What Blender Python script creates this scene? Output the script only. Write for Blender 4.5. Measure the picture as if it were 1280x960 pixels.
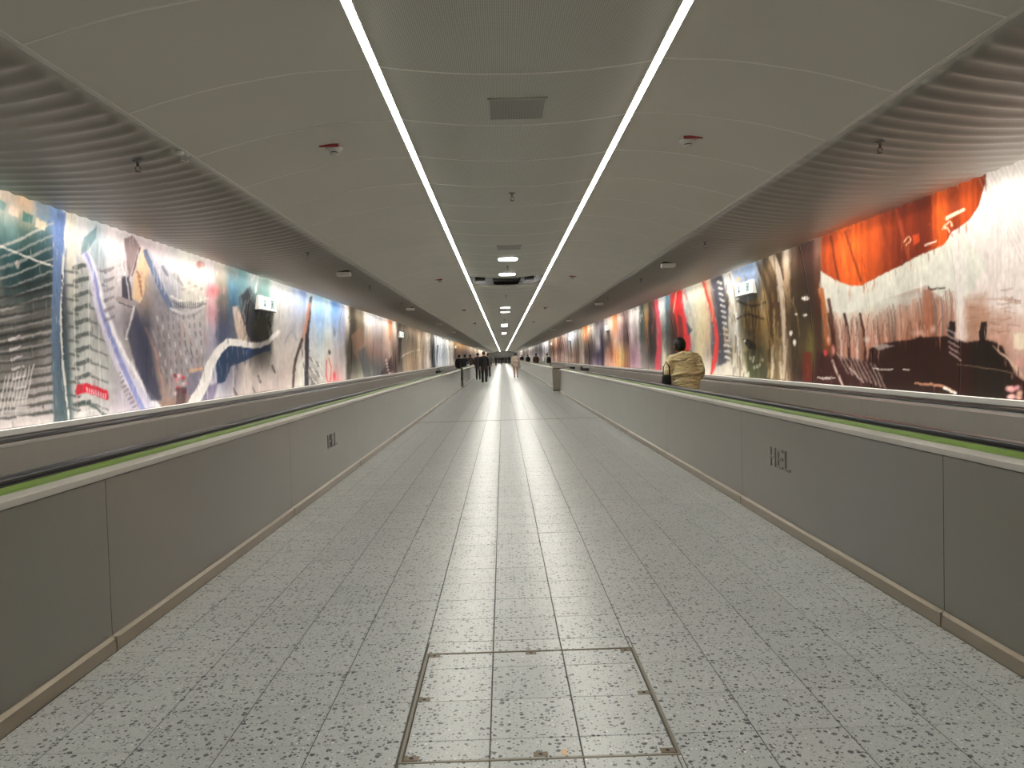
import bpy, bmesh, math, random
import numpy as np
from mathutils import Vector, Matrix

# ------------------------------------------------------------------ camera, world, exposure
sc = bpy.context.scene
for o in list(bpy.data.objects):
    bpy.data.objects.remove(o)
COL = sc.collection
F_PX, CAM_X, CAM_Z = 960.0, -0.096, 1.425
YAW, PITCH, ROLL = math.radians(0.633), math.radians(1.987), math.radians(1.6)
fw = Vector((math.sin(YAW) * math.cos(PITCH), math.cos(YAW) * math.cos(PITCH), -math.sin(PITCH)))
r0 = Vector((math.cos(YAW), -math.sin(YAW), 0)); u0 = r0.cross(fw)
rt = r0 * math.cos(ROLL) - u0 * math.sin(ROLL); up = u0 * math.cos(ROLL) + r0 * math.sin(ROLL)
cam = bpy.data.objects.new('camera', bpy.data.cameras.new('camera')); COL.objects.link(cam)
cam.matrix_world = Matrix(((rt.x, up.x, -fw.x, CAM_X), (rt.y, up.y, -fw.y, 0), (rt.z, up.z, -fw.z, CAM_Z), (0, 0, 0, 1)))
cam.data.sensor_width = 36; cam.data.lens = 36 * F_PX / 1280; cam.data.clip_end = 500; cam.data.clip_start = .05
sc.camera = cam
w = bpy.data.worlds.new('world'); sc.world = w; w.use_nodes = True
w.node_tree.nodes['Background'].inputs[0].default_value = (.02, .02, .02, 1)
w.node_tree.nodes['Background'].inputs[1].default_value = 0.0
sc.view_settings.view_transform = 'Standard'; sc.view_settings.look = 'None'
sc.view_settings.gamma = 1; sc.view_settings.use_curve_mapping = False
sc.view_settings.exposure = 0.0
STRIP_E, COVE_E, WASH_W, PANEL_E, SIGN_E = 58.0, 17.0, 12.5, 14.0, 1.15
cy = sc.cycles
cy.use_denoising = True; cy.max_bounces = 8; cy.diffuse_bounces = 5; cy.glossy_bounces = 5
cy.sample_clamp_indirect = 6; cy.blur_glossy = 0.5
try: cy.use_light_tree = True
except Exception: pass
FAR = 205.0
rnd = random.Random(7)

# ------------------------------------------------------------------ helpers
def lin(c):
    c = np.asarray(c, float) / 255.0
    return np.where(c <= .04045, c / 12.92, ((c + .055) / 1.055) ** 2.4)

class MB:
    def __init__(s): s.v = []; s.f = []; s.sm = []
    def add(s, vs, fs, smooth=False):
        n = len(s.v); s.v += [tuple(map(float, p)) for p in vs]
        s.f += [tuple(i + n for i in f) for f in fs]; s.sm += [smooth] * len(fs); return s
    def box(s, x0, x1, y0, y1, z0, z1, bev=0):
        x0, x1 = min(x0, x1), max(x0, x1)
        if bev:
            b = bev
            vs = [(x0, y0, z0), (x1, y0, z0), (x1, y1, z0), (x0, y1, z0),
                  (x0, y0, z1 - b), (x1, y0, z1 - b), (x1, y1, z1 - b), (x0, y1, z1 - b),
                  (x0 + b, y0 + b, z1), (x1 - b, y0 + b, z1), (x1 - b, y1 - b, z1), (x0 + b, y1 - b, z1)]
            fs = [(0, 3, 2, 1), (0, 1, 5, 4), (1, 2, 6, 5), (2, 3, 7, 6), (3, 0, 4, 7),
                  (4, 5, 9, 8), (5, 6, 10, 9), (6, 7, 11, 10), (7, 4, 8, 11), (8, 9, 10, 11)]
        else:
            vs = [(x0, y0, z0), (x1, y0, z0), (x1, y1, z0), (x0, y1, z0), (x0, y0, z1), (x1, y0, z1), (x1, y1, z1), (x0, y1, z1)]
            fs = [(0, 3, 2, 1), (4, 5, 6, 7), (0, 1, 5, 4), (1, 2, 6, 5), (2, 3, 7, 6), (3, 0, 4, 7)]
        return s.add(vs, fs)
    def prism(s, prof, y0, y1, closed=True, smooth=False):
        n = len(prof)
        vs = [(x, y0, z) for x, z in prof] + [(x, y1, z) for x, z in prof]
        m = n if closed else n - 1
        fs = [(i, (i + 1) % n, n + (i + 1) % n, n + i) for i in range(m)]
        s.add(vs, fs, smooth)
        if closed:
            k = len(s.v) - 2 * n
            s.f += [tuple(k + i for i in reversed(range(n))), tuple(k + n + i for i in range(n))]; s.sm += [False, False]
        return s
    def sweep(s, path, sect, closed_sect=True, smooth=True, caps=True):
        # path: list of (origin, axis_a, axis_b); sect: list of (a, b)
        n = len(sect); k = len(s.v); vs = []
        for o, a, b in path:
            for p, q in sect: vs.append(Vector(o) + Vector(a) * p + Vector(b) * q)
        fs = []
        for j in range(len(path) - 1):
            for i in range(n if closed_sect else n - 1):
                i2 = (i + 1) % n
                fs.append((j * n + i, j * n + i2, (j + 1) * n + i2, (j + 1) * n + i))
        s.add(vs, fs, smooth)
        if caps and closed_sect:
            s.f += [tuple(k + i for i in reversed(range(n))), tuple(k + (len(path) - 1) * n + i for i in range(n))]; s.sm += [False, False]
        return s
    def tube(s, pts, rad, n=8, smooth=True):
        pts = [Vector(p) for p in pts]; rad = rad if isinstance(rad, (list, tuple)) else [rad] * len(pts)
        path = []; ref = Vector((0.31, 0.17, 0.93))
        for i, p in enumerate(pts):
            d = (pts[min(i + 1, len(pts) - 1)] - pts[max(i - 1, 0)]).normalized()
            if abs(d.dot(ref)) > .97: ref = Vector((.9, .3, .1))
            a = d.cross(ref).normalized(); b = d.cross(a)
            path.append((p, a * rad[i], b * rad[i]))
        sect = [(math.cos(2 * math.pi * i / n), math.sin(2 * math.pi * i / n)) for i in range(n)]
        return s.sweep(path, sect, True, smooth)
    def lathe(s, prof, c=(0, 0, 0), n=16, smooth=True):
        k = []
        for r, z in prof:
            k += [(c[0] + r * math.cos(2 * math.pi * i / n), c[1] + r * math.sin(2 * math.pi * i / n), c[2] + z) for i in range(n)]
        m = len(prof)
        fs = [(j * n + i, j * n + (i + 1) % n, (j + 1) * n + (i + 1) % n, (j + 1) * n + i) for j in range(m - 1) for i in range(n)]
        base = len(s.v); s.add(k, fs, smooth)
        s.f += [tuple(base + i for i in range(n)), tuple(base + (m - 1) * n + i for i in reversed(range(n)))]; s.sm += [False, False]
        return s
    def ball(s, c, r, nu=12, nv=8):
        r = r if isinstance(r, (tuple, list)) else (r, r, r)
        vs = []; fs = []
        for j in range(nv + 1):
            t = math.pi * j / nv
            for i in range(nu):
                p = 2 * math.pi * i / nu
                vs.append((c[0] + r[0] * math.sin(t) * math.cos(p), c[1] + r[1] * math.sin(t) * math.sin(p), c[2] + r[2] * math.cos(t)))
        for j in range(nv):
            for i in range(nu):
                fs.append((j * nu + i, (j + 1) * nu + i, (j + 1) * nu + (i + 1) % nu, j * nu + (i + 1) % nu))
        return s.add(vs, fs, True)
    def mesh(s, name, mat):
        me = bpy.data.meshes.new(name); me.from_pydata(s.v, [], s.f)
        if any(s.sm): me.polygons.foreach_set('use_smooth', s.sm)
        if mat: me.materials.append(mat)
        me.update(); return me
    def build(s, name, mat, parent=None, **kw):
        return link(name, s.mesh(name, mat), parent, **kw)

def link(name, me, parent=None, loc=None, **kw):
    o = bpy.data.objects.new(name, me); COL.objects.link(o)
    if parent is not None:
        o.parent = parent
        if loc is None:                                   # mesh is in world coordinates
            off = Vector((0, 0, 0)); p = parent
            while p is not None: off += p.location; p = p.parent
            o.location = -off
        else: o.location = loc
    elif loc is not None: o.location = loc
    for k, v in kw.items(): o[k] = v
    return o

def empty(name, loc=(0, 0, 0), rz=0, **kw):
    o = bpy.data.objects.new(name, None); COL.objects.link(o); o.location = loc; o.rotation_euler = (0, 0, rz)
    o.empty_display_size = .2
    for k, v in kw.items(): o[k] = v
    return o
def thing(name, label, category, loc=(0, 0, 0), rz=0, group=None):
    o = empty(name, loc, rz, label=label, category=category)
    if group: o['group'] = group
    return o
def tag(o, label, category, group=None):
    o['label'] = label; o['category'] = category
    if group: o['group'] = group
    return o
def dup(root, loc, label=None, rz=None):
    r = root.copy(); COL.objects.link(r); r.location = loc
    if rz is not None: r.rotation_euler = (0, 0, rz)
    if label: r['label'] = label
    for ch in root.children:
        c = ch.copy(); COL.objects.link(c); c.parent = r
        for g in ch.children:
            d = g.copy(); COL.objects.link(d); d.parent = c
    return r

# ------------------------------------------------------------------ materials
def mat(name, col, rough=.5, metal=0.0, **inp):
    m = bpy.data.materials.new(name); m.use_nodes = True
    b = m.node_tree.nodes['Principled BSDF']
    c = lin(col) if max(col) > 1.01 else col
    b.inputs['Base Color'].default_value = (c[0], c[1], c[2], 1)
    b.inputs['Roughness'].default_value = rough; b.inputs['Metallic'].default_value = metal
    for k, v in inp.items(): b.inputs[k.replace('_', ' ')].default_value = v
    return m
def nd(m, t, **p):
    n = m.node_tree.nodes.new(t)
    for k, v in p.items(): setattr(n, k, v)
    return n
def lk(m, a, b): m.node_tree.links.new(a, b)
def emit(name, col, s):
    m = bpy.data.materials.new(name); m.use_nodes = True; nt = m.node_tree
    nt.nodes.remove(nt.nodes['Principled BSDF'])
    e = nt.nodes.new('ShaderNodeEmission'); e.inputs[0].default_value = (*col, 1); e.inputs[1].default_value = s
    nt.links.new(e.outputs[0], nt.nodes['Material Output'].inputs[0]); return m
def mathn(m, op, a, b=None, c=None):
    n = nd(m, 'ShaderNodeMath', operation=op)
    for i, x in enumerate((a, b, c)):
        if x is None: continue
        if isinstance(x, (int, float)): n.inputs[i].default_value = x
        else: lk(m, x, n.inputs[i])
    return n.outputs[0]
def mixc(m, fac, a, b):
    n = nd(m, 'ShaderNodeMix', data_type='RGBA')
    for sock, x in ((n.inputs[0], fac), (n.inputs[6], a), (n.inputs[7], b)):
        if isinstance(x, (int, float)): sock.default_value = x
        elif isinstance(x, tuple): sock.default_value = (*x, 1)
        else: lk(m, x, sock)
    return n.outputs[2]

def terrazzo():
    m = mat('terrazzo', (.40, .41, .405), .3); b = m.node_tree.nodes['Principled BSDF']
    geo = nd(m, 'ShaderNodeNewGeometry')
    pos = geo.outputs['Position']
    nz = nd(m, 'ShaderNodeTexNoise'); nz.inputs['Scale'].default_value = 60; nz.inputs['Detail'].default_value = 2; lk(m, pos, nz.inputs['Vector'])
    vm = nd(m, 'ShaderNodeVectorMath', operation='MULTIPLY_ADD'); lk(m, nz.outputs['Color'], vm.inputs[0]); vm.inputs[1].default_value = (.013, .013, 0); lk(m, pos, vm.inputs[2])
    col = None
    base_n = nd(m, 'ShaderNodeTexNoise'); base_n.inputs['Scale'].default_value = 1.7; base_n.inputs['Detail'].default_value = 4; lk(m, pos, base_n.inputs['Vector'])
    col = mixc(m, base_n.outputs['Fac'], (.335, .35, .35), (.40, .41, .40))
    for sc_, thr, keep, c in ((38, .40, .64, (.03, .03, .032)), (70, .42, .64, (.05, .05, .05)), (60, .24, .86, (.66, .66, .64)), (130, .40, .6, (.22, .22, .22))):
        v = nd(m, 'ShaderNodeTexVoronoi', voronoi_dimensions='2D'); v.inputs['Scale'].default_value = sc_; lk(m, vm.outputs[0], v.inputs['Vector'])
        sep = nd(m, 'ShaderNodeSeparateColor'); lk(m, v.outputs['Color'], sep.inputs[0])
        size = mathn(m, 'MULTIPLY', sep.outputs[1], thr)
        inside = mathn(m, 'LESS_THAN', v.outputs['Distance'], size)
        on = mathn(m, 'GREATER_THAN', sep.outputs[0], keep)
        col = mixc(m, mathn(m, 'MULTIPLY', inside, on), col, c)
    oi = nd(m, 'ShaderNodeObjectInfo')
    hs = nd(m, 'ShaderNodeHueSaturation'); lk(m, col, hs.inputs['Color'])
    lk(m, mathn(m, 'MULTIPLY_ADD', oi.outputs['Random'], .10, .95), hs.inputs['Value'])
    lk(m, hs.outputs[0], b.inputs['Base Color'])
    rn = nd(m, 'ShaderNodeTexNoise'); rn.inputs['Scale'].default_value = 2.3; rn.inputs['Detail'].default_value = 3; lk(m, pos, rn.inputs['Vector'])
    lk(m, mathn(m, 'MULTIPLY_ADD', rn.outputs['Fac'], .05, .28), b.inputs['Roughness'])
    b.inputs['Specular IOR Level'].default_value = .55
    return m

def steel(name, col, rough, aniso=.75, wav=.0016, streak=9.0):
    m = mat(name, col, rough, 1.0); b = m.node_tree.nodes['Principled BSDF']
    geo = nd(m, 'ShaderNodeNewGeometry'); mp = nd(m, 'ShaderNodeMapping'); lk(m, geo.outputs['Position'], mp.inputs['Vector'])
    mp.inputs['Scale'].default_value = (1, streak * .12, .12)
    n = nd(m, 'ShaderNodeTexNoise'); n.inputs['Scale'].default_value = 2.0; n.inputs['Detail'].default_value = 3; lk(m, mp.outputs[0], n.inputs['Vector'])
    bp = nd(m, 'ShaderNodeBump'); bp.inputs['Strength'].default_value = 1.0; bp.inputs['Distance'].default_value = wav * 8
    lk(m, n.outputs['Fac'], bp.inputs['Height']); lk(m, bp.outputs[0], b.inputs['Normal'])
    n2 = nd(m, 'ShaderNodeTexNoise'); n2.inputs['Scale'].default_value = 3.0; n2.inputs['Detail'].default_value = 4; lk(m, geo.outputs['Position'], n2.inputs['Vector'])
    lk(m, mathn(m, 'MULTIPLY_ADD', n2.outputs['Fac'], .05, rough - .025), b.inputs['Roughness'])
    if aniso:
        b.inputs['Anisotropic'].default_value = aniso
        t = nd(m, 'ShaderNodeCombineXYZ'); t.inputs[2].default_value = 1.0; lk(m, t.outputs[0], b.inputs['Tangent'])
    return m

M = {}
M['tile'] = terrazzo()
M['grout'] = mat('dark_grout', (.06, .06, .055), .8)
M['steel'] = steel('brushed_steel', (.30, .288, .262), .25, 1.0, .0001)
M['steel2'] = steel('inner_steel', (.44, .42, .38), .36, .5)
M['steel2'].node_tree.nodes['Principled BSDF'].inputs['Metallic'].default_value = .45
M['kick'] = steel('kick_plate_steel', (.34, .295, .235), .36, .7, .0001)
M['trim'] = mat('bright_trim', (.75, .74, .70), .3, .9)
M['edge'] = mat('edge_frame_steel', (.20, .18, .14), .4, .9)
M['plate'] = mat('worn_plate', (.16, .125, .085), .5, .7)
M['rubber'] = mat('black_rubber', (.012, .012, .013), .28)
M['dark'] = mat('dark_void', (.012, .012, .012), .8)
M['gap'] = mat('dark_deck', (.03, .028, .025), .5)
M['ledge'] = mat('white_ledge', (.36, .35, .325), .4)
M['back'] = mat('pale_backing', (.70, .68, .64), .6)
M['lower'] = mat('grey_wall_panel', (.20, .20, .19), .4, .3)
M['pallet'] = mat('ribbed_pallet', (.05, .05, .05), .5, .5)
M['white'] = mat('white_plastic', (.62, .61, .56), .4)
M['grey'] = mat('grey_plastic', (.22, .22, .20), .5)
M['red'] = mat('red_label', (.30, .04, .04), .5)
M['seam'] = mat('pale_seam', (.84, .82, .74), .45)
M['lip'] = mat('pale_lip', (.74, .72, .65), .45)
M['letter'] = mat('letter_grey', (.145, .14, .127), .45)
M['binsteel'] = steel('bin_steel', (.36, .34, .29), .35, .3)
M['orange'] = mat('tan_sticker', (.50, .33, .18), .6)
M['green'] = mat('lime_green', (.10, .18, .003), .45)
M['greenend'] = mat('yellow_green_end', (.32, .38, .02), .5)
def ceil_mat(name, c, perf):
    m = mat(name, c, .5); b = m.node_tree.nodes['Principled BSDF']
    geo = nd(m, 'ShaderNodeNewGeometry')
    n = nd(m, 'ShaderNodeTexNoise'); n.inputs['Scale'].default_value = .8; n.inputs['Detail'].default_value = 2; lk(m, geo.outputs['Position'], n.inputs['Vector'])
    col = mixc(m, n.outputs['Fac'], tuple(x * .95 for x in c), tuple(x * 1.05 for x in c))
    if perf:
        v = nd(m, 'ShaderNodeTexVoronoi', voronoi_dimensions='2D'); v.inputs['Scale'].default_value = 90; v.inputs['Randomness'].default_value = 0
        lk(m, geo.outputs['Position'], v.inputs['Vector'])
        col = mixc(m, mathn(m, 'LESS_THAN', v.outputs['Distance'], perf), col, tuple(x * .45 for x in c))
    lk(m, col, b.inputs['Base Color']); b.inputs['Specular IOR Level'].default_value = .35
    return m
M['wing'] = ceil_mat('painted_wing_panel', (.67, .65, .565), 0)
M['centre'] = ceil_mat('perforated_centre_panel', (.60, .595, .52), .26)
M['grille'] = ceil_mat('perforated_grille', (.33, .325, .28), .3)
M['soffit'] = mat('satin_corrugated_metal', (.42, .395, .35), .38, .35)
M['strip'] = emit('strip_diffuser', (1.0, .97, .88), STRIP_E)
M['cove'] = emit('cove_diffuser', (1.0, .95, .86), COVE_E)
M['panel_light'] = emit('panel_diffuser', (1.0, .98, .93), PANEL_E)
M['sign'] = emit('sign_face', (.93, 1.0, .93), SIGN_E)
M['signgreen'] = mat('sign_green', (.12, .30, .20), .5)
def mural_mat():
    m = mat('printed_mural', (.5, .5, .5), .5); b = m.node_tree.nodes['Principled BSDF']
    a = nd(m, 'ShaderNodeVertexColor', layer_name='print'); lk(m, a.outputs[0], b.inputs['Base Color'])
    b.inputs['Specular IOR Level'].default_value = .1
    return m
M['mural'] = mural_mat()

# ------------------------------------------------------------------ floor
floor = empty('floor', kind='structure')
MB().box(-4.3, 4.3, -6, FAR, -.12, -.0035).build('grout_bed', M['grout'], floor)
HX0, HX1, HY0, HY1 = -.507, .499, 2.672, 3.683
PX, PY, JX, JY = .3325, .3335, .15, 2.8266
xj = [-2.083] + [JX + PX * k for k in range(-6, 6) if -2.08 < JX + PX * k < 2.08] + [2.083]
cells = []
for i in range(-27, 190):
    ya, yb = JY + PY * i, JY + PY * (i + 1)
    for a, b in zip(xj[:-1], xj[1:]): cells.append((a, b, ya, yb))
def tile(mb, a, b, c, d, g=.0022, z=0.0):
    mb.box(a + g, b - g, c + g * .75, d - g * .75, z - .012, z, .0018)
tile_me = {}
near = []; joined = MB(); nt_ = 0
def one_tile(a, b, c, d, parent):
    w_, l_ = round(b - a, 4), round(d - c, 4)
    if (w_, l_) not in tile_me:
        q = MB(); tile(q, 0, w_, 0, l_); tile_me[(w_, l_)] = q.mesh('tile', M['tile'])
    return link('tile', tile_me[(w_, l_)], parent, loc=Vector((a, c, rnd.uniform(-.0006, .0002))) - parent.location)
vis = [c for c in cells if 2.0 < c[2] < 9.3]
for a, b, c, d in cells:
    if a < HX1 and b > HX0 and c < HY1 and d > HY0:
        for q in ((a, min(b, HX0), c, d), (max(a, HX1), b, c, d), (max(a, HX0), min(b, HX1), c, min(d, HY0)), (max(a, HX0), min(b, HX1), max(c, HY1), d)):
            if q[1] - q[0] > .012 and q[3] - q[2] > .012:
                one_tile(*q, floor); nt_ += 1
    elif 2.0 < c < 9.0 and nt_ < 296:
        one_tile(a, b, c, d, floor); nt_ += 1
    else: tile(joined, a, b, c, d)
joined.build('distant_tiles', M['tile'], floor, kind='stuff')
MB().box(-2.083, 2.083, JY + PY * 190, FAR, -.012, 0).build('far_paving', M['tile'], floor)
q = MB()
for s in (-1, 1): q.box(s * 2.1, s * 4.2, 28, FAR, -.012, -.002)
q.build('landing_paving', M['tile'], floor)
MB().box(-2.083, 2.083, 17.42, 17.50, -.004, .0025).build('expansion_strip', M['edge'], floor)

hatch = thing('floor_hatch', 'square tiled access hatch in a thin metal frame in the floor', 'hatch', (0, (HY0 + HY1) / 2, 0))
fwid = .011
for a, b, c, d in ((HX0, HX0 + fwid, HY0, HY1), (HX1 - fwid, HX1, HY0, HY1), (HX0 + fwid, HX1 - fwid, HY0, HY0 + fwid * .8), (HX0 + fwid, HX1 - fwid, HY1 - fwid * .8, HY1)):
    MB().box(a, b, c, d, -.012, .0022, .001).build('frame_bar', M['edge'], hatch)
ix0, ix1, iy0, iy1 = HX0 + fwid + .004, HX1 - fwid - .004, HY0 + fwid + .003, HY1 - fwid - .003
for a, b, c, d in cells:
    A, B, Cc, D = max(a, ix0), min(b, ix1), max(c, iy0), min(d, iy1)
    if B - A > .02 and D - Cc > .02: one_tile(A, B, Cc, D, hatch)
for x, y in ((ix0 + .028, iy0 + .018), (ix1 - .028, iy0 + .018), (ix0 + .028, iy1 - .018), (ix1 - .028, iy1 - .018), (ix0 + .026, 3.18), (ix1 - .026, 3.18), (0, iy0 + .02), (0, iy1 - .02)):
    p = MB().box(x - .026, x + .026, y - .016, y + .016, -.004, .0016, .001).build('lifting_plate', M['plate'], hatch)
    MB().lathe([(.0075, .0016), (.0075, .0022), (.004, .0022)], (x, y, 0), 10).build('key_hole', M['dark'], p)
tag(MB().box(.075, .095, 2.695, 2.735, .0002, .0012).build('sticker', M['orange']), 'small tan sticker on the hatch tile near its front frame', 'sticker')

# ------------------------------------------------------------------ ceiling
WING = [(.872, 3.156), (.979, 3.151), (1.12, 3.146), (1.267, 3.137), (1.43, 3.115), (1.583, 3.089), (1.72, 3.066), (1.833, 3.042), (2.05, 2.987), (2.262, 2.925)]
CX = .0325
CEN = [(-.79 + .0, 3.152), (-.6, 3.128), (-.38, 3.106), (-.17, 3.095), (.035, 3.092), (.24, 3.095), (.45, 3.106), (.67, 3.128), (.858, 3.152)]
SL, SR = (-.8175, -.7725), (.8375, .8825)          # the two light strips
wing_l = [(-x if i else SL[0] - .004, z) for i, (x, z) in enumerate(WING)]
wing_r = [(x if i else SR[1] + .004, z) for i, (x, z) in enumerate(WING)]
cen = [(SL[1] + .004, 3.152)] + CEN[1:-1] + [(SR[0] - .004, 3.152)]
ceiling = empty('ceiling', (0, 0, 0), kind='structure')
def sheet_panel(prof, y0, y1, th=.02):
    q = MB().prism(list(prof), y0, y1, False, True)              # visible face, then the folded body behind it
    return q.prism([(x, z + .0006) for x, z in prof] + [(x, z + th) for x, z in reversed(prof)], y0, y1, True, False)
OPEN0, OPEN1 = 16.15, 18.3
def place(prof, name, m, y_off, hole):
    me = None; far = MB(); seams = MB()
    k = -7
    while True:
        y0 = y_off + k; y1 = y0 + 1.0
        if y0 > FAR - 1: break
        k += 1
        a, b = y0 + .004, y1 - .004
        parts = [(a, b)]
        if hole and b > OPEN0 and a < OPEN1:
            parts = [p for p in ((a, min(b, OPEN0)), (max(a, OPEN1), b)) if p[1] - p[0] > .05]
        for p in parts:
            if y0 < 42:
                if p == (a, b):
                    if me is None:
                        me = sheet_panel(prof, 0, 1.0 - .008).mesh(name, m)
                    link(name, me, ceiling, loc=Vector((0, a, 0)))
                else: sheet_panel(prof, *p).build(name, m, ceiling)
            else: far.prism(prof, p[0], p[1], False, True)
        if not (hole and OPEN0 < y0 < OPEN1):
            ins = [(x, z - .0016) for x, z in prof] + [(x, z + .012) for x, z in reversed(prof)]
            if y0 < 42:
                kk = ('s', id(prof))
                if kk not in tile_me: tile_me[kk] = MB().prism(ins, -.0095, .0095).mesh('seam_strip', M['seam'])
                link('seam_strip', tile_me[kk], ceiling, loc=Vector((0, y0, 0)))
            else: seams.prism(ins, y0 - .01, y0 + .01)
    far.build('distant_' + name, m, ceiling, kind='stuff'); seams.build('distant_seams', M['seam'], ceiling, kind='stuff')
place(wing_l, 'wing_panel', M['wing'], 3.61, False)
place(wing_r, 'wing_panel', M['wing'], 3.56, False)
place(cen, 'centre_panel', M['centre'], 3.58, True)
MB().box(-4.4, 4.4, -6, FAR, 3.75, 3.8).build('plenum_board', M['dark'], ceiling)
# bright folded edge of the panel beyond the opening
MB().prism([(x, z - .006) for x, z in cen] + [(x, z + .05) for x, z in reversed(cen)], OPEN1 - .03, OPEN1).build('opening_edge', M['seam'], ceiling)
for s in (-1, 1):
    MB().prism([(s * 2.262, 2.922), (s * 2.30, 2.921), (s * 2.30, 2.975), (s * 2.262, 2.945)], -6, FAR).build('edge_lip', M['lip'], ceiling)
# corrugated soffit: panels of ten corrugations
SOF = [(2.288, 2.955), (2.30, 2.925), (2.40, 2.9), (2.5, 2.879), (2.6, 2.862), (2.696, 2.85), (2.85, 2.829), (3.0, 2.815), (3.25, 2.808), (3.583, 2.8125), (3.75, 2.816), (3.86, 2.822), (3.925, 2.832)]
def soffit_mesh(s, n_cor=10, pitch=.186, amp=.013, sub=8):
    vs = []; fs = []; L = n_cor * sub + 1
    for j in range(L):
        y = (n_cor * pitch + .0006) * j / (L - 1); ph = j / sub
        fr = ph % 1.0
        bump = (math.cos(2 * math.pi * fr) * .5 + .5) ** 1.6
        for x, z in SOF: vs.append((s * x, y, z - amp * bump))
    n = len(SOF)
    for j in range(L - 1):
        for i in range(n - 1):
            f = (j * n + i, j * n + i + 1, (j + 1) * n + i + 1, (j + 1) * n + i); fs.append(f if s < 0 else f[::-1])
    return MB().add(vs, fs, True)
PITCH10 = 1.86
for s, y_off in ((-1, 4.135), (1, 4.16)):
    me = soffit_mesh(s).mesh('soffit_panel', M['soffit'])
    for k in range(-6, 110):
        y0 = y_off + k * PITCH10
        if y0 + PITCH10 > FAR: break
        o = link('soffit_panel', me, ceiling, loc=Vector((0, y0 + (.005 if s > 0 and k == 3 else 0), 0)))

# ------------------------------------------------------------------ ceiling light strips and cove lights
def strip(x0, x1, label):
    t = thing('ceiling_light_strip', label, 'ceiling light', ((x0 + x1) / 2, 3.0, 3.15), group='continuous ceiling light strips')
    q = MB(); y = -6
    while y < FAR - 1:
        L = 2.0 if y < 60 else 6.0
        q.prism([(x0, 3.141), (x1, 3.141), (x1, 3.165), (x0, 3.165)], y, min(y + L, FAR - .5)); y += L
    q.build('diffuser', M['strip'], t)
    for a, b in ((x0 - .004, x0), (x1, x1 + .004)): MB().box(a, b, -6, FAR - .5, 3.142, 3.19).build('side_rail', M['seam'], t)
strip(*SL, 'continuous white ceiling light strip nearer the mural of blue and grey facades')
strip(*SR, 'continuous white ceiling light strip nearer the mural with the big orange patch')
for s, nm in ((-1, 'hidden cove light line above the mural of blue and grey facades'), (1, 'hidden cove light line above the mural with the big orange patch')):
    t = thing('cove_light_strip', nm, 'cove light', (s * 3.8, 3, 2.9))
    q = MB(); y = 2
    while y < FAR - 1:
        L = 2.0 if y < 60 else 6.0
        q.add([(s * 3.90, y, 2.905), (s * 3.94, y, 2.905), (s * 3.94, y + L, 2.905), (s * 3.90, y + L, 2.905)], [(0, 1, 2, 3) if s < 0 else (3, 2, 1, 0)]); y += L
    q.build('diffuser', M['cove'], t)
    y = 3.0
    while y < FAR - 4:
        L = 4.0 if y < 60 else 12.0
        ld = bpy.data.lights.new('wash_lamp', 'AREA'); ld.shape = 'RECTANGLE'; ld.size = .03; ld.size_y = L; ld.energy = WASH_W * L; ld.color = (1, .955, .88); ld.spread = math.radians(46)
        lo = bpy.data.objects.new('wash_lamp', ld); COL.objects.link(lo); lo.parent = t; lo.location = Vector((s * 3.968, y + L / 2, 2.93)) - t.location
        lo.rotation_euler = (0, -s * math.radians(5), 0); y += L
    MB().prism([(s * 3.895, 2.908), (s * 3.943, 2.908), (s * 3.943, 2.935), (s * 3.895, 2.935)], 2, FAR - .5).build('housing', M['grey'], t)

# ------------------------------------------------------------------ walls with printed murals
MUR = [(.952, 4.19), (1.175, 4.204), (1.425, 4.208), (1.80, 4.183), (2.167, 4.15), (2.508, 4.096), (2.854, 4.033), (3.05, 3.985)]
mz = np.array([p[0] for p in MUR]); mx = np.array([p[1] for p in MUR])
def mur_x(z):
    # smooth curve through the measured wall profile
    c = np.polyfit(mz, mx, 4); return np.polyval(c, z)
CV_S, A0, A1, B0, B1 = 1.6, 18.0, 720.0, -112.0, 262.0
CW, CH = int((A1 - A0) * CV_S), int((B1 - B0) * CV_S)
ca = A0 + (np.arange(CW) + .5) / CV_S; cb = B1 - (np.arange(CH) + .5) / CV_S
GA, GB = np.meshgrid(ca, cb)
GT = np.clip((.352 * GA - GB) / (.352 * GA + .1135 * GA), 0, 1)
CR, SRr = math.cos(ROLL), math.sin(ROLL)
def pixel_offset(s, px, py):
    """image pixel -> offset from the vanishing point, camera roll removed (a outward, b up)"""
    dx, dy = px - 628.5, py - 447.0
    return s * (dx * CR - dy * SRr), -dy * CR - dx * SRr
def smooth1(n, k, rs, rows=1):
    a = rs.rand(rows, max(2, n // k + 3)); x = np.linspace(0, a.shape[1] - 1.001, n); i = x.astype(int); f = x - i; f = f * f * (3 - 2 * f)
    return a[:, i] * (1 - f) + a[:, i + 1] * f
def streaks(rs, k, rows):
    a = smooth1(CW, k, rs, rows); y = np.linspace(0, rows - 1.001, CH); i = y.astype(int); f = (y - i)[:, None]
    return a[i] * (1 - f) + a[i + 1] * f - .5
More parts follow.
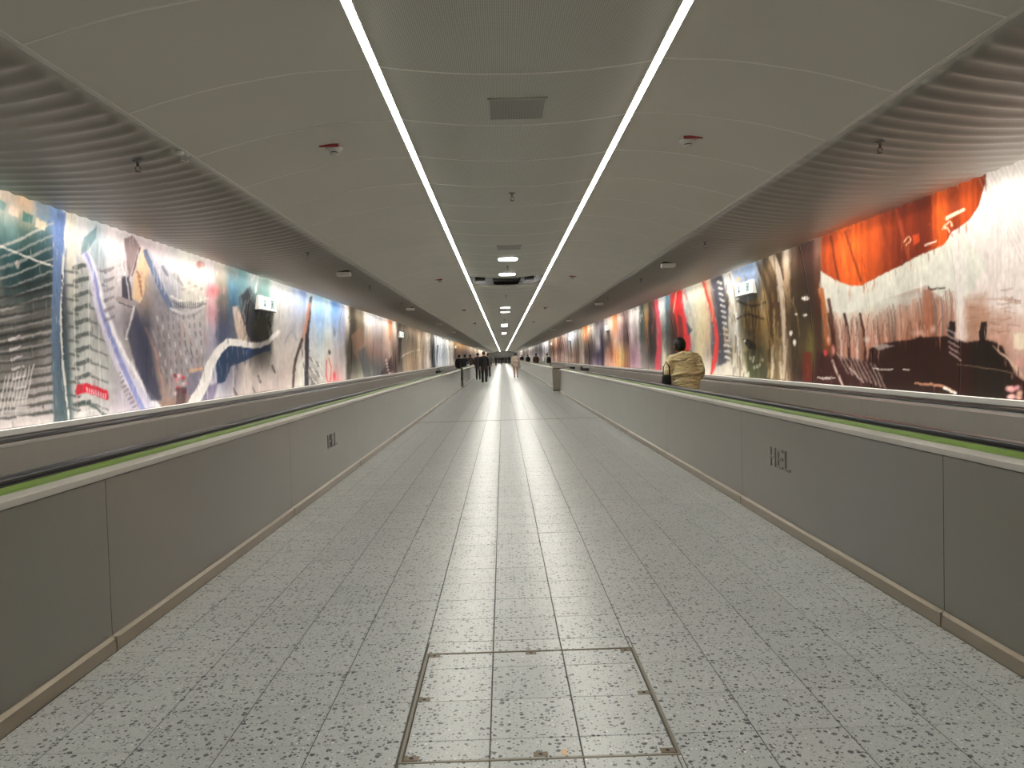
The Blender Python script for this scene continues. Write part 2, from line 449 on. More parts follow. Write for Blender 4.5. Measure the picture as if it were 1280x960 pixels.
class Canvas:
    def __init__(s, side, cols):
        s.s = side; cols = sorted(((pixel_offset(side, c[0], 447 - .09 * abs(c[0] - 628.5))[0], c[1]) for c in cols), key=lambda c: c[0])
        aa = [c[0] for c in cols]; nst = 9; ts = np.linspace(0, 1, nst)
        tab = np.zeros((len(cols), nst, 3))
        for i, (_, st) in enumerate(cols):
            st = np.array(st, float); p = np.linspace(0, 1, len(st))
            for k in range(3): tab[i, :, k] = np.interp(ts, p, st[:, k])
        pos = np.interp(GA, aa, np.arange(len(aa))); i0 = np.clip(pos.astype(int), 0, len(aa) - 2); f = pos - i0
        f = np.clip((f - .5) * 1.5 + .5, 0, 1); f = f * f * (3 - 2 * f)
        tp = GT * (nst - 1); j0 = np.clip(tp.astype(int), 0, nst - 2); g = (tp - j0)[..., None]; f = f[..., None]
        lo = tab[i0, j0] * (1 - g) + tab[i0, j0 + 1] * g; hi = tab[i0 + 1, j0] * (1 - g) + tab[i0 + 1, j0 + 1] * g
        s.im = lo * (1 - f) + hi * f
    def P(s, pts): return np.array([pixel_offset(s.s, *p) for p in pts])
    def region(s, P, m):
        x0, x1 = P[:, 0].min() - m, P[:, 0].max() + m; y0, y1 = P[:, 1].min() - m, P[:, 1].max() + m
        c0, c1 = np.clip([int((x0 - A0) * CV_S), int((x1 - A0) * CV_S) + 2], 0, CW); r0_, r1_ = np.clip([int((B1 - y1) * CV_S), int((B1 - y0) * CV_S) + 2], 0, CH)
        return slice(r0_, r1_), slice(c0, c1)
    def blend(s, sl, al, col):
        if callable(col): col = col(GA[sl], GT[sl])
        al = al[..., None]; s.im[sl] = s.im[sl] * (1 - al) + np.asarray(col, float) * al
    def dist(s, P, sl, closed):
        x, y = GA[sl], GB[sl]; d = np.full(x.shape, 1e9); T = np.zeros(x.shape); n = len(P); m = n if closed else n - 1
        for i in range(m):
            a, b = P[i], P[(i + 1) % n]; v = b - a; L = max(1e-6, v @ v)
            t = np.clip(((x - a[0]) * v[0] + (y - a[1]) * v[1]) / L, 0, 1)
            dd = np.hypot(x - a[0] - t * v[0], y - a[1] - t * v[1]); k = dd < d; d[k] = dd[k]; T[k] = ((i + t) / m)[k]
        return d, T
    def poly(s, pts, col, a=1., soft=1.2):
        P = s.P(pts); sl = s.region(P, soft + 1)
        x, y = GA[sl], GB[sl]
        if x.size == 0: return
        ins = np.zeros(x.shape, bool); n = len(P)
        for i in range(n):
            (x1, y1), (x2, y2) = P[i], P[(i + 1) % n]
            c = ((y1 > y) != (y2 > y)); ins ^= c & (x < (x2 - x1) * (y - y1) / ((y2 - y1) or 1e-9) + x1)
        d, _ = s.dist(P, sl, True); sd = np.where(ins, d, -d)
        s.blend(sl, a * np.clip(sd / soft + .5, 0, 1), col)
    def line(s, pts, wd, col, a=1., soft=1.0, smooth=True):
        pts = np.array(pts, float)
        if smooth and len(pts) > 2:
            t = np.arange(len(pts)); tt = np.linspace(0, len(pts) - 1, 6 * len(pts)); out = []
            for k in range(2):
                p = np.concatenate([[2 * pts[0, k] - pts[1, k]], pts[:, k], [2 * pts[-1, k] - pts[-2, k]]]); r = []
                for q in tt:
                    i = min(int(q), len(pts) - 2); f = q - i; a0, b0, c0, d0 = p[i:i + 4]
                    r.append(.5 * (2 * b0 + (c0 - a0) * f + (2 * a0 - 5 * b0 + 4 * c0 - d0) * f * f + (3 * b0 - a0 - 3 * c0 + d0) * f ** 3))
                out.append(r)
            pts = np.array(out).T
        P = s.P([tuple(p) for p in pts]); w0, w1 = wd if isinstance(wd, tuple) else (wd, wd)
        sl = s.region(P, max(w0, w1) + soft)
        if GA[sl].size == 0: return
        d, T = s.dist(P, sl, False); hw = (w0 + (w1 - w0) * T) / 2
        s.blend(sl, a * np.clip((hw - d) / soft + .5, 0, 1), col)
    def spot(s, x, y, rx, ry, col, a=1., soft=.35):
        cx, cy_ = pixel_offset(s.s, x, y); P = np.array([[cx - rx, cy_ - ry], [cx + rx, cy_ + ry]]); sl = s.region(P, 3)
        if GA[sl].size == 0: return
        d = np.hypot((GA[sl] - cx) / rx, (GB[sl] - cy_) / ry); s.blend(sl, a * np.clip((1 - d) / soft, 0, 1), col)
    def streak(s, seed, amt, lo, hi, k=3, rows=4, tint=(1, 1, 1)):
        rs = np.random.RandomState(seed); n = streaks(rs, k, rows) + .6 * streaks(rs, max(1, k // 2), rows * 2) + .8 * streaks(rs, k * 4, rows)
        wgt = np.clip((hi - GA) / max(1e-6, hi - lo), 0, 1) if hi > lo else np.clip((GA - hi) / (lo - hi), 0, 1)
        s.im = s.im * (1 + (amt * wgt * n)[..., None] * np.array(tint))

def left_art():
    C_ = [
     (-70, [(150,170,165),(60,80,80),(120,120,118),(90,90,88),(160,155,150),(210,200,198)]),
     (0, [(205,210,190),(50,85,88),(95,100,98),(105,104,100),(80,78,76),(150,146,142),(214,204,204)]),
     (22, [(222,205,190),(70,110,112),(22,48,52),(110,108,104),(70,68,66),(176,170,166),(206,196,194)]),
     (45, [(225,195,165),(26,66,68),(24,40,42),(92,92,88),(82,80,78),(168,160,158),(205,196,194)]),
     (66, [(150,165,180),(40,70,72),(40,52,55),(100,98,94),(130,126,122),(172,164,162),(200,192,192)]),
     (84, [(120,150,200),(100,112,145),(72,74,82),(72,84,90),(80,100,105),(88,104,108)]),
     (97, [(235,228,212),(218,210,196),(190,186,176),(150,152,148),(176,178,172),(206,202,198),(214,208,206)]),
     (112, [(228,226,228),(205,202,200),(150,152,150),(178,178,174),(188,188,184),(200,198,194),(206,202,200)]),
     (130, [(205,215,222),(150,165,175),(205,200,204),(140,138,140),(192,192,188),(186,186,184),(205,200,204)]),
     (150, [(238,228,232),(222,212,214),(205,195,196),(160,152,158),(190,184,182),(176,170,176),(200,190,200)]),
     (166, [(226,216,220),(216,204,208),(180,170,174),(120,112,118),(176,168,168),(170,160,168),(190,180,188)]),
     (184, [(210,196,200),(190,172,160),(160,140,130),(80,80,92),(70,72,86),(110,104,112),(150,140,148)]),
     (205, [(226,212,216),(180,175,185),(120,115,122),(120,112,116),(110,102,104),(128,112,108),(150,125,110)]),
     (222, [(228,222,222),(190,188,195),(150,150,160),(150,142,146),(146,138,140),(132,122,122),(140,108,100)]),
     (240, [(236,232,226),(222,216,206),(205,200,190),(172,166,168),(150,142,146),(160,150,154),(140,110,115)]),
     (256, [(240,232,228),(230,222,212),(205,198,190),(168,160,162),(156,150,154),(176,170,180),(170,160,176)]),
     (268, [(238,228,230),(224,208,212),(216,150,155),(176,166,182),(170,164,184),(196,190,206),(200,194,200)]),
     (282, [(226,216,206),(140,130,112),(92,86,90),(70,76,100),(96,104,130),(130,132,152),(180,176,186)]),
     (296, [(150,165,165),(70,120,150),(60,80,105),(120,116,122),(120,114,118),(150,142,150),(196,182,180)]),
     (308, [(120,160,165),(100,130,140),(110,100,100),(70,62,64),(150,136,130),(200,190,182),(200,186,182)]),
     (322, [(205,215,215),(70,110,112),(36,44,48),(30,32,36),(110,104,104),(200,188,182),(196,180,176)]),
     (336, [(170,200,195),(90,130,130),(52,54,48),(44,46,44),(120,116,112),(206,194,188),(190,174,170)]),
     (348, [(242,244,242),(224,222,216),(190,186,180),(196,188,182),(202,192,186),(192,178,172),(196,180,176)]),
     (362, [(236,240,244),(216,216,220),(200,198,200),(192,184,182),(206,194,186),(200,184,176),(202,188,182)]),
     (374, [(200,215,240),(190,200,222),(184,184,196),(194,188,186),(208,198,190),(200,188,182),(212,200,194)]),
     (383, [(150,175,225),(176,186,210),(180,160,160),(206,196,192),(220,212,206),(226,220,214)]),
     (391, [(206,226,242),(176,200,236),(196,206,220),(214,216,216),(196,192,188),(120,112,108)]),
     (402, [(176,212,246),(146,186,238),(186,206,228),(206,216,216),(214,214,208),(190,184,180)]),
     (412, [(190,218,240),(178,206,236),(208,216,216),(210,206,196),(220,200,192),(226,190,184)]),
     (421, [(110,158,228),(136,172,228),(182,192,206),(186,180,184),(206,190,188),(224,150,150)]),
     (430, [(176,196,230),(160,170,200),(158,158,176),(176,168,170),(190,180,176),(200,180,176)]),
     (436, [(246,242,234),(226,220,210),(130,120,106),(60,56,48),(90,84,76),(150,144,136)]),
     (442, [(84,76,62),(66,58,46),(54,48,40),(44,40,34),(74,70,60),(136,132,118)]),
     (452, [(150,140,122),(108,96,78),(130,110,92),(150,130,112),(116,114,104),(160,160,142)]),
     (462, [(236,234,232),(206,198,192),(170,146,132),(140,110,100),(86,86,84),(120,120,108)]),
     (474, [(226,226,230),(198,188,190),(166,146,142),(150,120,114),(104,100,100),(84,88,92)]),
     (484, [(236,226,220),(216,196,184),(196,168,156),(176,148,140),(110,84,80),(90,74,72)]),
     (489, [(236,150,106),(226,158,120),(212,176,156),(200,180,166),(196,176,160),(150,120,108)]),
     (494, [(240,226,214),(200,180,166),(130,104,92),(80,56,52),(60,40,40)]),
     (500, [(80,72,62),(84,78,72),(110,104,98),(96,90,82),(104,98,88),(120,108,100)]),
     (508, [(96,84,70),(92,86,76),(120,108,92),(146,126,104),(150,128,108)]),
     (516, [(150,132,112),(120,104,86),(150,130,106),(178,150,122),(170,146,122)]),
     (526, [(130,110,92),(160,142,122),(168,146,122),(176,156,136),(160,144,130)]),
     (535, [(190,176,160),(176,166,152),(186,172,158),(196,182,172),(186,176,166)]),
     (542, [(160,156,150),(70,70,72),(40,42,50),(50,54,62),(70,72,78)]),
     (547, [(216,220,224),(196,202,208),(176,184,194),(186,192,200),(176,180,188)]),
     (556, [(210,210,208),(176,180,186),(164,170,180),(170,176,186),(180,184,190)]),
     (564, [(190,184,170),(170,166,158),(180,178,174),(176,172,168),(170,166,160)]),
     (570, [(190,160,116),(150,118,86),(110,90,76),(100,84,76),(150,140,130)]),
     (578, [(180,140,96),(140,104,76),(96,76,66),(110,96,88),(140,130,120)]),
     (588, [(180,160,140),(150,130,112),(120,104,94),(130,116,106),(140,130,120)]),
     (606, [(190,176,160),(160,146,132),(140,126,116),(140,130,120),(150,140,130)])]
    c = Canvas(-1, C_)
    rs = np.random.RandomState(3)
    # pale slanting strokes over the dark teal end
    for i in range(17):
        y = 300 + i * 13.5; k = .58 - .035 * i
        c.line([(-8, y + 26 * k), (25, y + 8 * k), (60, y - 22 * k), (76, y - 34 * k)], (rs.uniform(2.5, 5), rs.uniform(1.5, 3)), (158, 154, 150) if i % 3 else (186, 180, 172), .75, 2)
    for i in range(15):
        y = 356 + i * 11.5
        c.line([(4, y + 6), (35, y + 2), (68, y - 7 + .25 * i)], (rs.uniform(2, 5), rs.uniform(3, 6)), (36, 38, 36), .6, 2)
    for i in range(9): c.line([(18 + i, 425 + i * 12), (30 + 1.5 * i, 420 + i * 12.5)], (4, 2), (216, 208, 206), .8)
    for i in range(8): c.line([(2 + 5 * i, 520 - 3 * i), (12 + 5 * i, 470 - 2 * i)], 1.6, (222, 214, 212), .7)
    c.line([(0, 305), (30, 318), (72, 334)], 2.5, (225, 215, 205), .8)
    c.spot(3, 279, 4, 3, (245, 245, 240)); c.spot(30, 332, 3, 6, (215, 190, 185), .6)
    for i in range(4): c.poly([(6 + 16 * i, 250 + 8 * i), (18 + 16 * i, 256 + 8 * i), (16 + 16 * i, 266 + 8 * i), (4 + 16 * i, 262 + 8 * i)], [(110, 150, 150), (228, 200, 180), (44, 96, 96), (235, 205, 170)][i], .7, 2)
    # pillar with highlight
    c.poly([(76, 270), (90, 268), (86, 330), (81, 400), (80, 450), (83, 526), (70, 527), (69, 450), (70, 400), (73, 330)], lambda a, t: np.stack([112 - 36 * t, 136 - 42 * t, 188 - 88 * t], -1), .9, 2)
    c.line([(92, 269), (86, 330), (82, 400), (83, 450), (89, 525)], 2.6, (236, 230, 222), .9)
    for i in range(12): c.line([(83.5, 345 + 9 * i), (84, 350 + 9 * i)], 1.6, (30, 34, 36), .8)
    # shuttered facade
    for i in range(11):
        y = 330 + i * 17
        c.line([(88, y + 10), (102, y + 12)], (3, 4), (84, 90, 88), .75, 1.5)
        c.line([(100, y + 6), (116, y + 1)], (6, 5), (70, 78, 76), .8, 1.5)
        c.line([(116, y + 3), (138, y + 12)], (3, 2), (96, 100, 98), .75, 1.5)
    for x in (98, 116, 128): c.line([(x + 3, 300), (x, 400), (x + 2, 510)], 1.6, (224, 220, 214), .6)
    c.poly([(99, 480), (112, 478), (138, 488), (138, 500), (112, 490), (99, 493)], (214, 48, 66), 1, 1.2)
    for i in range(9): c.line([(112 + 2.8 * i, 483.5 + i * 1.1), (112 + 2.8 * i, 488.5 + i * 1.1)], 1.5, (245, 205, 210), .9, .8)
    c.line([(96, 505), (112, 503), (136, 520)], (5, 4), (60, 74, 70), .7, 2); c.line([(102, 518), (120, 512), (132, 522)], 2.5, (226, 222, 218), .8)
    # blue white swoosh
    c.line([(112, 318), (122, 338), (128, 372), (140, 412), (160, 462), (196, 516)], (9, 22), (212, 206, 224), .95, 2)
    c.line([(114, 318), (124, 345), (130, 380), (146, 430), (172, 492), (182, 514)], (3, 7), (130, 138, 200), .8, 2)
    c.line([(120, 322), (128, 350), (136, 385), (153, 430), (188, 492), (204, 514)], (2, 5), (242, 238, 236), .9, 1.5)
    c.poly([(108, 320), (112, 298), (128, 285), (127, 298), (118, 312)], (96, 130, 138), .7, 2)
    for i in range(9):
        for j in range(4): c.spot(153 + i * 2.4 + j, 472 + i * 5 + 6 * j - 6, 1.1, 1.5, (120, 106, 116), .7)
    for i in range(6): c.line([(137, 340 + i * 12), (147, 336 + i * 12)], (5, 3), (120, 112, 118), .6, 1.5)
    for i in range(9): c.line([(150 + (i % 2), 296 + i * 7), (158, 293 + i * 7)], 1.4, (236, 230, 230), .6)
    # framed dark pane, beige tall panel, slate roof edges
    c.poly([(161, 300), (171, 296), (180, 308), (166, 350)], (128, 108, 108), .8, 1.5)
    c.line([(160, 298), (160, 340), (171, 374)], 2.5, (236, 232, 232), .9)
    c.poly([(157, 346), (166, 346), (171, 376), (157, 372)], (58, 56, 70), .85, 1.2); c.line([(163, 346), (166, 374)], 1.5, (226, 222, 224), .8)
    c.line([(153, 374), (172, 380)], (7, 7), (160, 148, 150), .8); c.line([(153, 378), (172, 385)], 1.6, (70, 64, 70), .8)
    c.line([(172, 384), (162, 424)], 3, (228, 222, 222), .85); c.line([(180, 312), (170, 345)], 2, (78, 52, 46), .8)
    c.poly([(184, 311), (192, 320), (190, 340), (183, 372), (178, 380), (169, 372), (172, 350)], (216, 184, 150), .95, 1.2)
    for i in range(5): c.line([(176 + i, 340 + 6 * i), (180 + i * .5, 347 + 6 * i)], 2.2, (150, 92, 72), .75)
    c.poly([(163, 420), (174, 385), (190, 430), (205, 500), (190, 500), (172, 455)], (62, 64, 84), .8, 3)
    c.line([(187, 316), (196, 338), (206, 362), (217, 386)], (6, 7), (96, 110, 142), .9, 1.2); c.line([(192, 316), (203, 342), (221, 384)], 2, (170, 174, 190), .8)
    c.line([(208, 334), (214, 345)], (4, 3), (112, 120, 140), .8); c.line([(223, 345), (232, 357)], (7, 2), (150, 148, 150), .7)
    for (x0, y0, x1, y1, q) in ((218, 371, 262, 373, (228, 222, 210)), (219, 377, 260, 380, (120, 116, 120)), (217, 386, 258, 383, (240, 236, 232)), (219, 391, 256, 388, (90, 88, 100))):
        c.line([(x0, y0), ((x0 + x1) / 2, max(y0, y1) + 6), (x1, y1)], 3 if q[0] > 200 else 2, q, .85, 1)
    for i in range(14): c.line([(222 + i * 2.6, 378), (221.5 + i * 2.6, 385)], 1.3, (84, 84, 96), .8, .8)
    for i in range(7): c.spot(232 + i * 4, 362 - (i % 3) * 4, 3, 2.2, (246, 240, 222) if i % 2 else (176, 164, 152), .8)
    c.spot(254, 332, 6, 6, (196, 120, 118), .7); c.spot(256, 337, 4, 3, (240, 228, 210), .8)
    c.spot(270, 364, 11, 11, (232, 110, 116), .75, .9)
    c.poly([(196, 372), (218, 388), (258, 384), (256, 470), (226, 500), (206, 500), (192, 430)], (172, 164, 168), .45, 8)
    c.poly([(228, 388), (257, 385), (258, 440), (234, 450)], (196, 190, 192), .5, 6)
    for i in range(9):
        for j in range(8):
            c.line([(200 + i * 6.5 + j * .6, 396 + j * 11 - i * .4), (200.6 + i * 6.5 + j * .6, 401 + j * 11 - i * .4)], 1.9, (98, 92, 98) if (i * 3 + j) % 4 else (222, 216, 216), .55, 1)
    for i in range(16): c.line([(196 + i * 4, 330 + (i % 5) * 4), (198 + i * 4, 350 + (i % 4) * 6)], 1.6, (232, 226, 226), .45, 1.2)
    for i in range(26):
        x = 190 + rs.rand() * 70; y = 400 + rs.rand() * 70; c.line([(x, y), (x + 3, y + 14)], 1.6, [(196, 186, 186), (104, 96, 100), (170, 120, 104)][i % 3], .5, 1.2)
    c.line([(186, 410), (196, 440), (210, 500)], 2, (196, 130, 110), .5, 2)
    # blossoms
    for i in range(12): c.spot(220 + rs.rand() * 18, 468 + rs.rand() * 24, 3, 3.4, [(206, 60, 84), (222, 120, 132), (120, 36, 48), (226, 206, 206)][i % 4], .8, .6)
    c.poly([(222, 484), (236, 484), (232, 508), (222, 508)], (70, 52, 56), .7, 2); c.line([(240, 463), (254, 460)], 3, (236, 180, 130), .8, 2)
    c.poly([(238, 466), (256, 464), (246, 500), (236, 492)], (120, 118, 140), .7, 2)
    # dark clump and pale boulevard
    c.poly([(302, 372), (316, 358), (322, 376), (344, 392), (342, 420), (330, 432), (316, 430), (306, 404)], (40, 40, 46), .8, 3)
    c.poly([(324, 392), (338, 394), (340, 418), (328, 426), (318, 410)], (64, 64, 52), .85, 3)
    for i in range(9): c.line([(312 + i * 3.6, 352 + i * 3), (318 + i * 3.4, 376 + i * 4)], 1.2, (150, 160, 158), .6, 1)
    for i in range(6): c.line([(338 + i, 386 + i * 6), (348, 404 + i * 5)], 1.3, (170, 168, 164), .6, 1)
    c.poly([(293, 384), (300, 382), (314, 430), (300, 428)], (212, 188, 172), .9, 1.5); c.poly([(282, 400), (296, 410), (298, 430), (274, 436), (272, 415)], (78, 86, 110), .6, 4)
    for i in range(22):
        x = 304 + rs.rand() * 40; y = 362 + rs.rand() * 62; c.line([(x, y), (x + rs.normal(0, 4), y + 10 + rs.rand() * 8)], 1.3, [(132, 138, 138), (170, 172, 168), (24, 24, 28), (92, 96, 88)][i % 4], .6, 1)
    c.line([(318, 350), (326, 342), (322, 366)], 2.2, (226, 228, 224), .8)
    c.poly([(272, 446), (290, 431), (312, 435), (338, 430), (340, 438), (330, 440), (304, 452), (290, 458), (284, 476), (273, 480)], (38, 58, 88), .95, 1.5)
    c.poly([(254, 500), (262, 482), (274, 478), (268, 504)], (120, 112, 140), .8, 3)
    c.line([(240, 508), (256, 482), (266, 455), (276, 438), (289, 428), (305, 429), (320, 432), (336, 427), (350, 415)], (13, 5), (236, 230, 226), 1, 1.3)
    c.spot(312, 439, 3, 3, (50, 70, 140), .8)
    for x, y in ((294, 489), (324, 473), (342, 461), (318, 488)): c.line([(x, y - 4), (x + 3, y + 4)], (2, 3), (70, 62, 62), .8)
    for i in range(7): c.line([(286 + 8 * i, 455), (285 + 8 * i, 505)], 2, (226, 210, 202) if i % 2 else (176, 160, 154), .35, 2)
    c.spot(368, 412, 6, 12, (150, 146, 152), .6, .9); c.line([(358, 428), (366, 414), (372, 424)], 2, (150, 146, 150), .6)
    # narrow dark shapes, beach figures
    c.line([(391, 372), (388, 395), (385, 430), (384, 482)], (3, 5.5), (40, 38, 48), .9, 1.2)
    c.line([(389, 380), (383, 412), (377, 432)], (4, 3), (206, 140, 112), .8, 1.5)
    c.line([(379, 424), (371, 450), (368, 470), (367, 486)], (4, 2.5), (58, 48, 46), .85, 1.2)
    c.poly([(374, 456), (382, 448), (382, 482), (372, 484)], (222, 220, 208), .9, 1.5)
    for i in range(10): c.line([(387 + (i % 4) * 4.5, 446 + i * 3), (392 + (i % 4) * 4, 452 + i * 3)], 1.8, (246, 244, 238) if i % 2 else (96, 90, 84), .8)
    c.spot(413, 440, 1.6, 4, (60, 60, 70)); c.line([(409, 450), (409, 470), (413, 478), (415, 462), (412, 448)], 1.5, (206, 90, 80), .8)
    c.spot(419, 470, 2.6, 8, (226, 80, 88), .85, .6); c.spot(419, 415, 2, 8, (110, 116, 140), .6)
    c.line([(443, 402), (440, 430), (436, 474)], (9, 5), (58, 52, 44), .7, 2)
    c.poly([(440, 420), (452, 408), (456, 424), (448, 450), (443, 440)], (150, 110, 88), .6, 2)
    c.poly([(448, 440), (458, 432), (464, 470), (456, 474)], (76, 80, 84), .7, 2)
    c.poly([(482, 458), (490, 444), (493, 462), (486, 468), (476, 468)], (46, 30, 32), .85, 1.5)
    for i in range(5): c.spot(483 + i, 450 + 4 * i, 1.5, 1.5, (240, 232, 226), .8)
    c.line([(502, 446), (512, 440), (526, 437)], 1.6, (216, 206, 190), .7)
    # crowd-dark band near the far end
    c.streak(11, .5, 40, 230, 3, 3); c.streak(12, .75, 20, 190, 2, 2); c.streak(13, .07, 720, 120, 4, 5)
    return c
def right_art():
    C_ = [
     (646, [(170,164,156),(140,130,124),(130,120,116),(146,138,132),(150,144,138)]),
     (662, [(176,172,166),(120,114,112),(110,104,104),(150,140,138),(160,150,146)]),
     (672, [(150,148,152),(92,88,92),(100,96,100),(150,144,146),(140,130,128)]),
     (682, [(206,208,214),(190,190,198),(150,146,150),(176,170,172),(180,172,170)]),
     (692, [(196,170,150),(160,120,98),(120,86,72),(170,140,126),(176,150,136)]),
     (700, [(186,160,146),(130,90,74),(104,74,68),(160,128,116),(170,142,130)]),
     (707, [(190,180,180),(140,124,122),(120,100,98),(150,130,124),(160,140,130)]),
     (714, [(216,222,236),(196,200,214),(150,138,134),(130,104,94),(150,126,116)]),
     (721, [(206,208,214),(150,146,146),(110,92,84),(100,72,62),(120,92,80)]),
     (727, [(228,216,190),(206,190,166),(190,172,156),(200,180,166),(196,176,164)]),
     (732, [(240,130,76),(226,140,96),(104,84,78),(64,46,46),(110,90,86)]),
     (737, [(226,210,184),(170,140,116),(60,46,46),(44,34,36),(70,56,56)]),
     (742, [(230,222,212),(196,186,178),(110,96,100),(70,50,74),(160,140,160)]),
     (747, [(90,80,84),(150,146,150),(206,200,204),(60,46,72),(130,116,140)]),
     (752, [(130,116,126),(90,84,90),(56,42,64),(44,34,54),(70,60,80)]),
     (758, [(216,206,204),(186,176,170),(92,78,76),(150,112,98),(190,150,136)]),
     (764, [(236,214,198),(220,190,174),(206,150,130),(196,128,106),(220,170,150)]),
     (769, [(240,138,84),(232,150,112),(226,190,166),(222,150,96),(230,172,124)]),
     (776, [(226,200,190),(200,166,160),(190,150,146),(226,188,126),(226,170,104)]),
     (783, [(170,140,136),(92,70,70),(80,56,56),(170,120,80),(150,92,64)]),
     (790, [(240,234,230),(226,214,212),(206,180,184),(166,128,146),(190,150,166)]),
     (797, [(226,222,218),(206,200,198),(150,138,140),(176,140,156),(190,160,172)]),
     (803, [(70,80,76),(60,70,66),(66,74,72),(120,112,110),(140,130,126)]),
     (809, [(120,108,86),(150,108,64),(110,80,56),(90,80,78),(126,118,114)]),
     (813, [(60,56,50),(36,34,32),(30,28,28),(34,32,32),(136,128,122)]),
     (818, [(120,70,66),(90,44,46),(60,34,36),(50,40,42),(120,110,108)]),
     (824, [(236,232,230),(220,216,212),(150,144,138),(90,86,78),(130,122,110)]),
     (830, [(226,226,228),(170,176,176),(106,110,108),(196,190,172),(230,226,206)]),
     (835, [(110,156,186),(76,86,88),(60,62,60),(110,104,92),(190,184,166)]),
     (842, [(206,60,50),(120,50,40),(60,40,32),(54,44,38),(140,130,118)]),
     (850, [(222,40,40),(190,40,36),(90,34,28),(80,60,56),(130,120,116)]),
     (858, [(222,222,212),(196,196,186),(150,150,146),(96,100,108),(126,130,136)]),
     (866, [(226,224,210),(206,202,188),(206,198,176),(150,146,140),(200,196,190)]),
     (876, [(232,224,204),(222,210,180),(218,204,166),(206,192,160),(226,216,200)]),
     (885, [(240,206,176),(226,200,170),(214,190,160),(190,170,150),(232,224,214)]),
     (893, [(180,160,156),(120,112,116),(100,96,104),(90,88,96),(216,210,200)]),
     (902, [(130,130,136),(84,84,92),(78,78,86),(84,82,88),(222,216,204)]),
     (911, [(242,240,236),(226,224,218),(206,202,194),(124,116,108),(206,200,186)]),
     (920, [(232,232,232),(206,204,198),(196,192,180),(214,208,190),(226,220,202)]),
     (929, [(186,200,222),(140,142,150),(110,100,80),(170,160,130),(220,212,192)]),
     (938, [(146,176,214),(130,140,156),(96,78,50),(140,118,74),(96,96,70)]),
     (948, [(176,196,220),(90,84,80),(150,116,62),(116,96,60),(60,66,46)]),
     (957, [(66,54,40),(130,108,76),(150,120,70),(110,92,62),(60,62,46)]),
     (966, [(150,124,92),(84,64,44),(92,64,36),(120,100,64),(112,98,72)]),
     (976, [(80,64,46),(64,48,32),(96,70,40),(126,106,76),(140,116,90)]),
     (985, [(226,210,192),(180,150,118),(80,60,38),(96,78,54),(130,106,84)]),
     (993, [(120,96,80),(64,48,34),(66,54,36),(60,48,34),(60,44,32)]),
     (1003, [(70,46,36),(54,38,28),(60,48,32),(80,66,42),(36,24,20)]),
     (1014, [(80,50,44),(60,40,32),(56,42,30),(104,94,52),(50,24,20)]),
     (1024, [(150,110,96),(90,56,42),(66,40,28),(70,50,34),(60,26,22)]),
     (1036, [(206,120,80),(190,120,80),(200,190,176),(120,66,40),(90,50,44)]),
     (1056, [(206,130,90),(180,110,70),(226,226,210),(190,150,134),(60,30,28)]),
     (1080, [(200,100,60),(160,80,50),(226,226,212),(176,130,110),(64,40,36)]),
     (1110, [(160,70,40),(120,60,40),(216,214,202),(150,108,90),(50,26,24)]),
     (1140, [(150,60,36),(140,60,36),(200,190,180),(176,120,96),(46,22,20)]),
     (1170, [(190,90,50),(226,214,204),(196,170,156),(170,100,74),(46,22,20)]),
     (1195, [(236,226,220),(240,230,226),(230,216,208),(214,176,160),(50,24,22)]),
     (1225, [(240,232,226),(238,228,222),(214,190,178),(176,130,108),(40,24,20)]),
     (1250, [(244,238,232),(240,230,224),(226,204,194),(196,150,130),(44,30,24)]),
     (1280, [(248,244,238),(244,236,230),(236,216,206),(216,180,164),(120,84,76)]),
     (1340, [(248,244,238),(244,236,230),(230,206,194),(206,170,154),(150,110,100)])]
    c = Canvas(1, C_); rs = np.random.RandomState(5)
    # --- far bands and figures
    c.line([(815, 352), (820, 380), (824, 420), (822, 462)], (4, 7), (206, 72, 88), .95, 1.5)
    c.poly([(839, 362), (849, 360), (853, 385), (862, 420), (863, 440), (850, 440), (846, 410), (842, 385)], (214, 44, 44), .95, 1.5)
    c.poly([(846, 392), (852, 396), (856, 430), (850, 440)], (96, 30, 26), .8, 2); c.line([(850, 375), (858, 405), (862, 432)], 4, (216, 66, 84), .7, 2)
    c.line([(845, 363), (841, 390)], 1.2, (240, 210, 190), .8)
    c.poly([(858, 402), (866, 412), (860, 418)], (60, 64, 76), .8, 2); c.line([(856, 366), (866, 400), (872, 440)], 3, (150, 152, 146), .5, 3)
    c.poly([(868, 440), (880, 380), (884, 420), (876, 446)], (224, 208, 166), .7, 4)
    c.line([(878, 350), (886, 375), (893, 402), (896, 430), (893, 455), (890, 476)], (3.5, 6.5), (226, 70, 66), .97, 1.2)
    c.line([(881, 351), (890, 380), (890, 400)], 3, (240, 160, 120), .7, 2)
    c.poly([(888, 348), (902, 345), (910, 380), (911, 420), (908, 455), (897, 458), (899, 420), (896, 385)], (78, 78, 88), .85, 2)
    for i in range(14): c.line([(897 + 10 * math.sin(i / 9), 352 + i * 7.2), (901 + 10 * math.sin(i / 9), 354 + i * 7.2)], 2.6, (232, 228, 222), .9, 1)
    for i in range(8): c.spot(892 + 8 * (i % 2), 362 + i * 11, 1.6, 1.6, (150, 150, 158), .7)
    c.line([(905, 344), (918, 385), (922, 420), (928, 460)], (6, 4), (240, 238, 232), .8, 2); c.line([(911, 343), (922, 385), (925, 440)], 2, (150, 144, 134), .6)
    for i in range(7): c.line([(908 + i % 3, 430 + i * 4), (914, 433 + i * 4)], 1.6, (90, 84, 76) if i % 2 else (232, 228, 216), .8)
    c.poly([(895, 460), (925, 444), (938, 472), (890, 470)], (222, 214, 198), .9, 3)
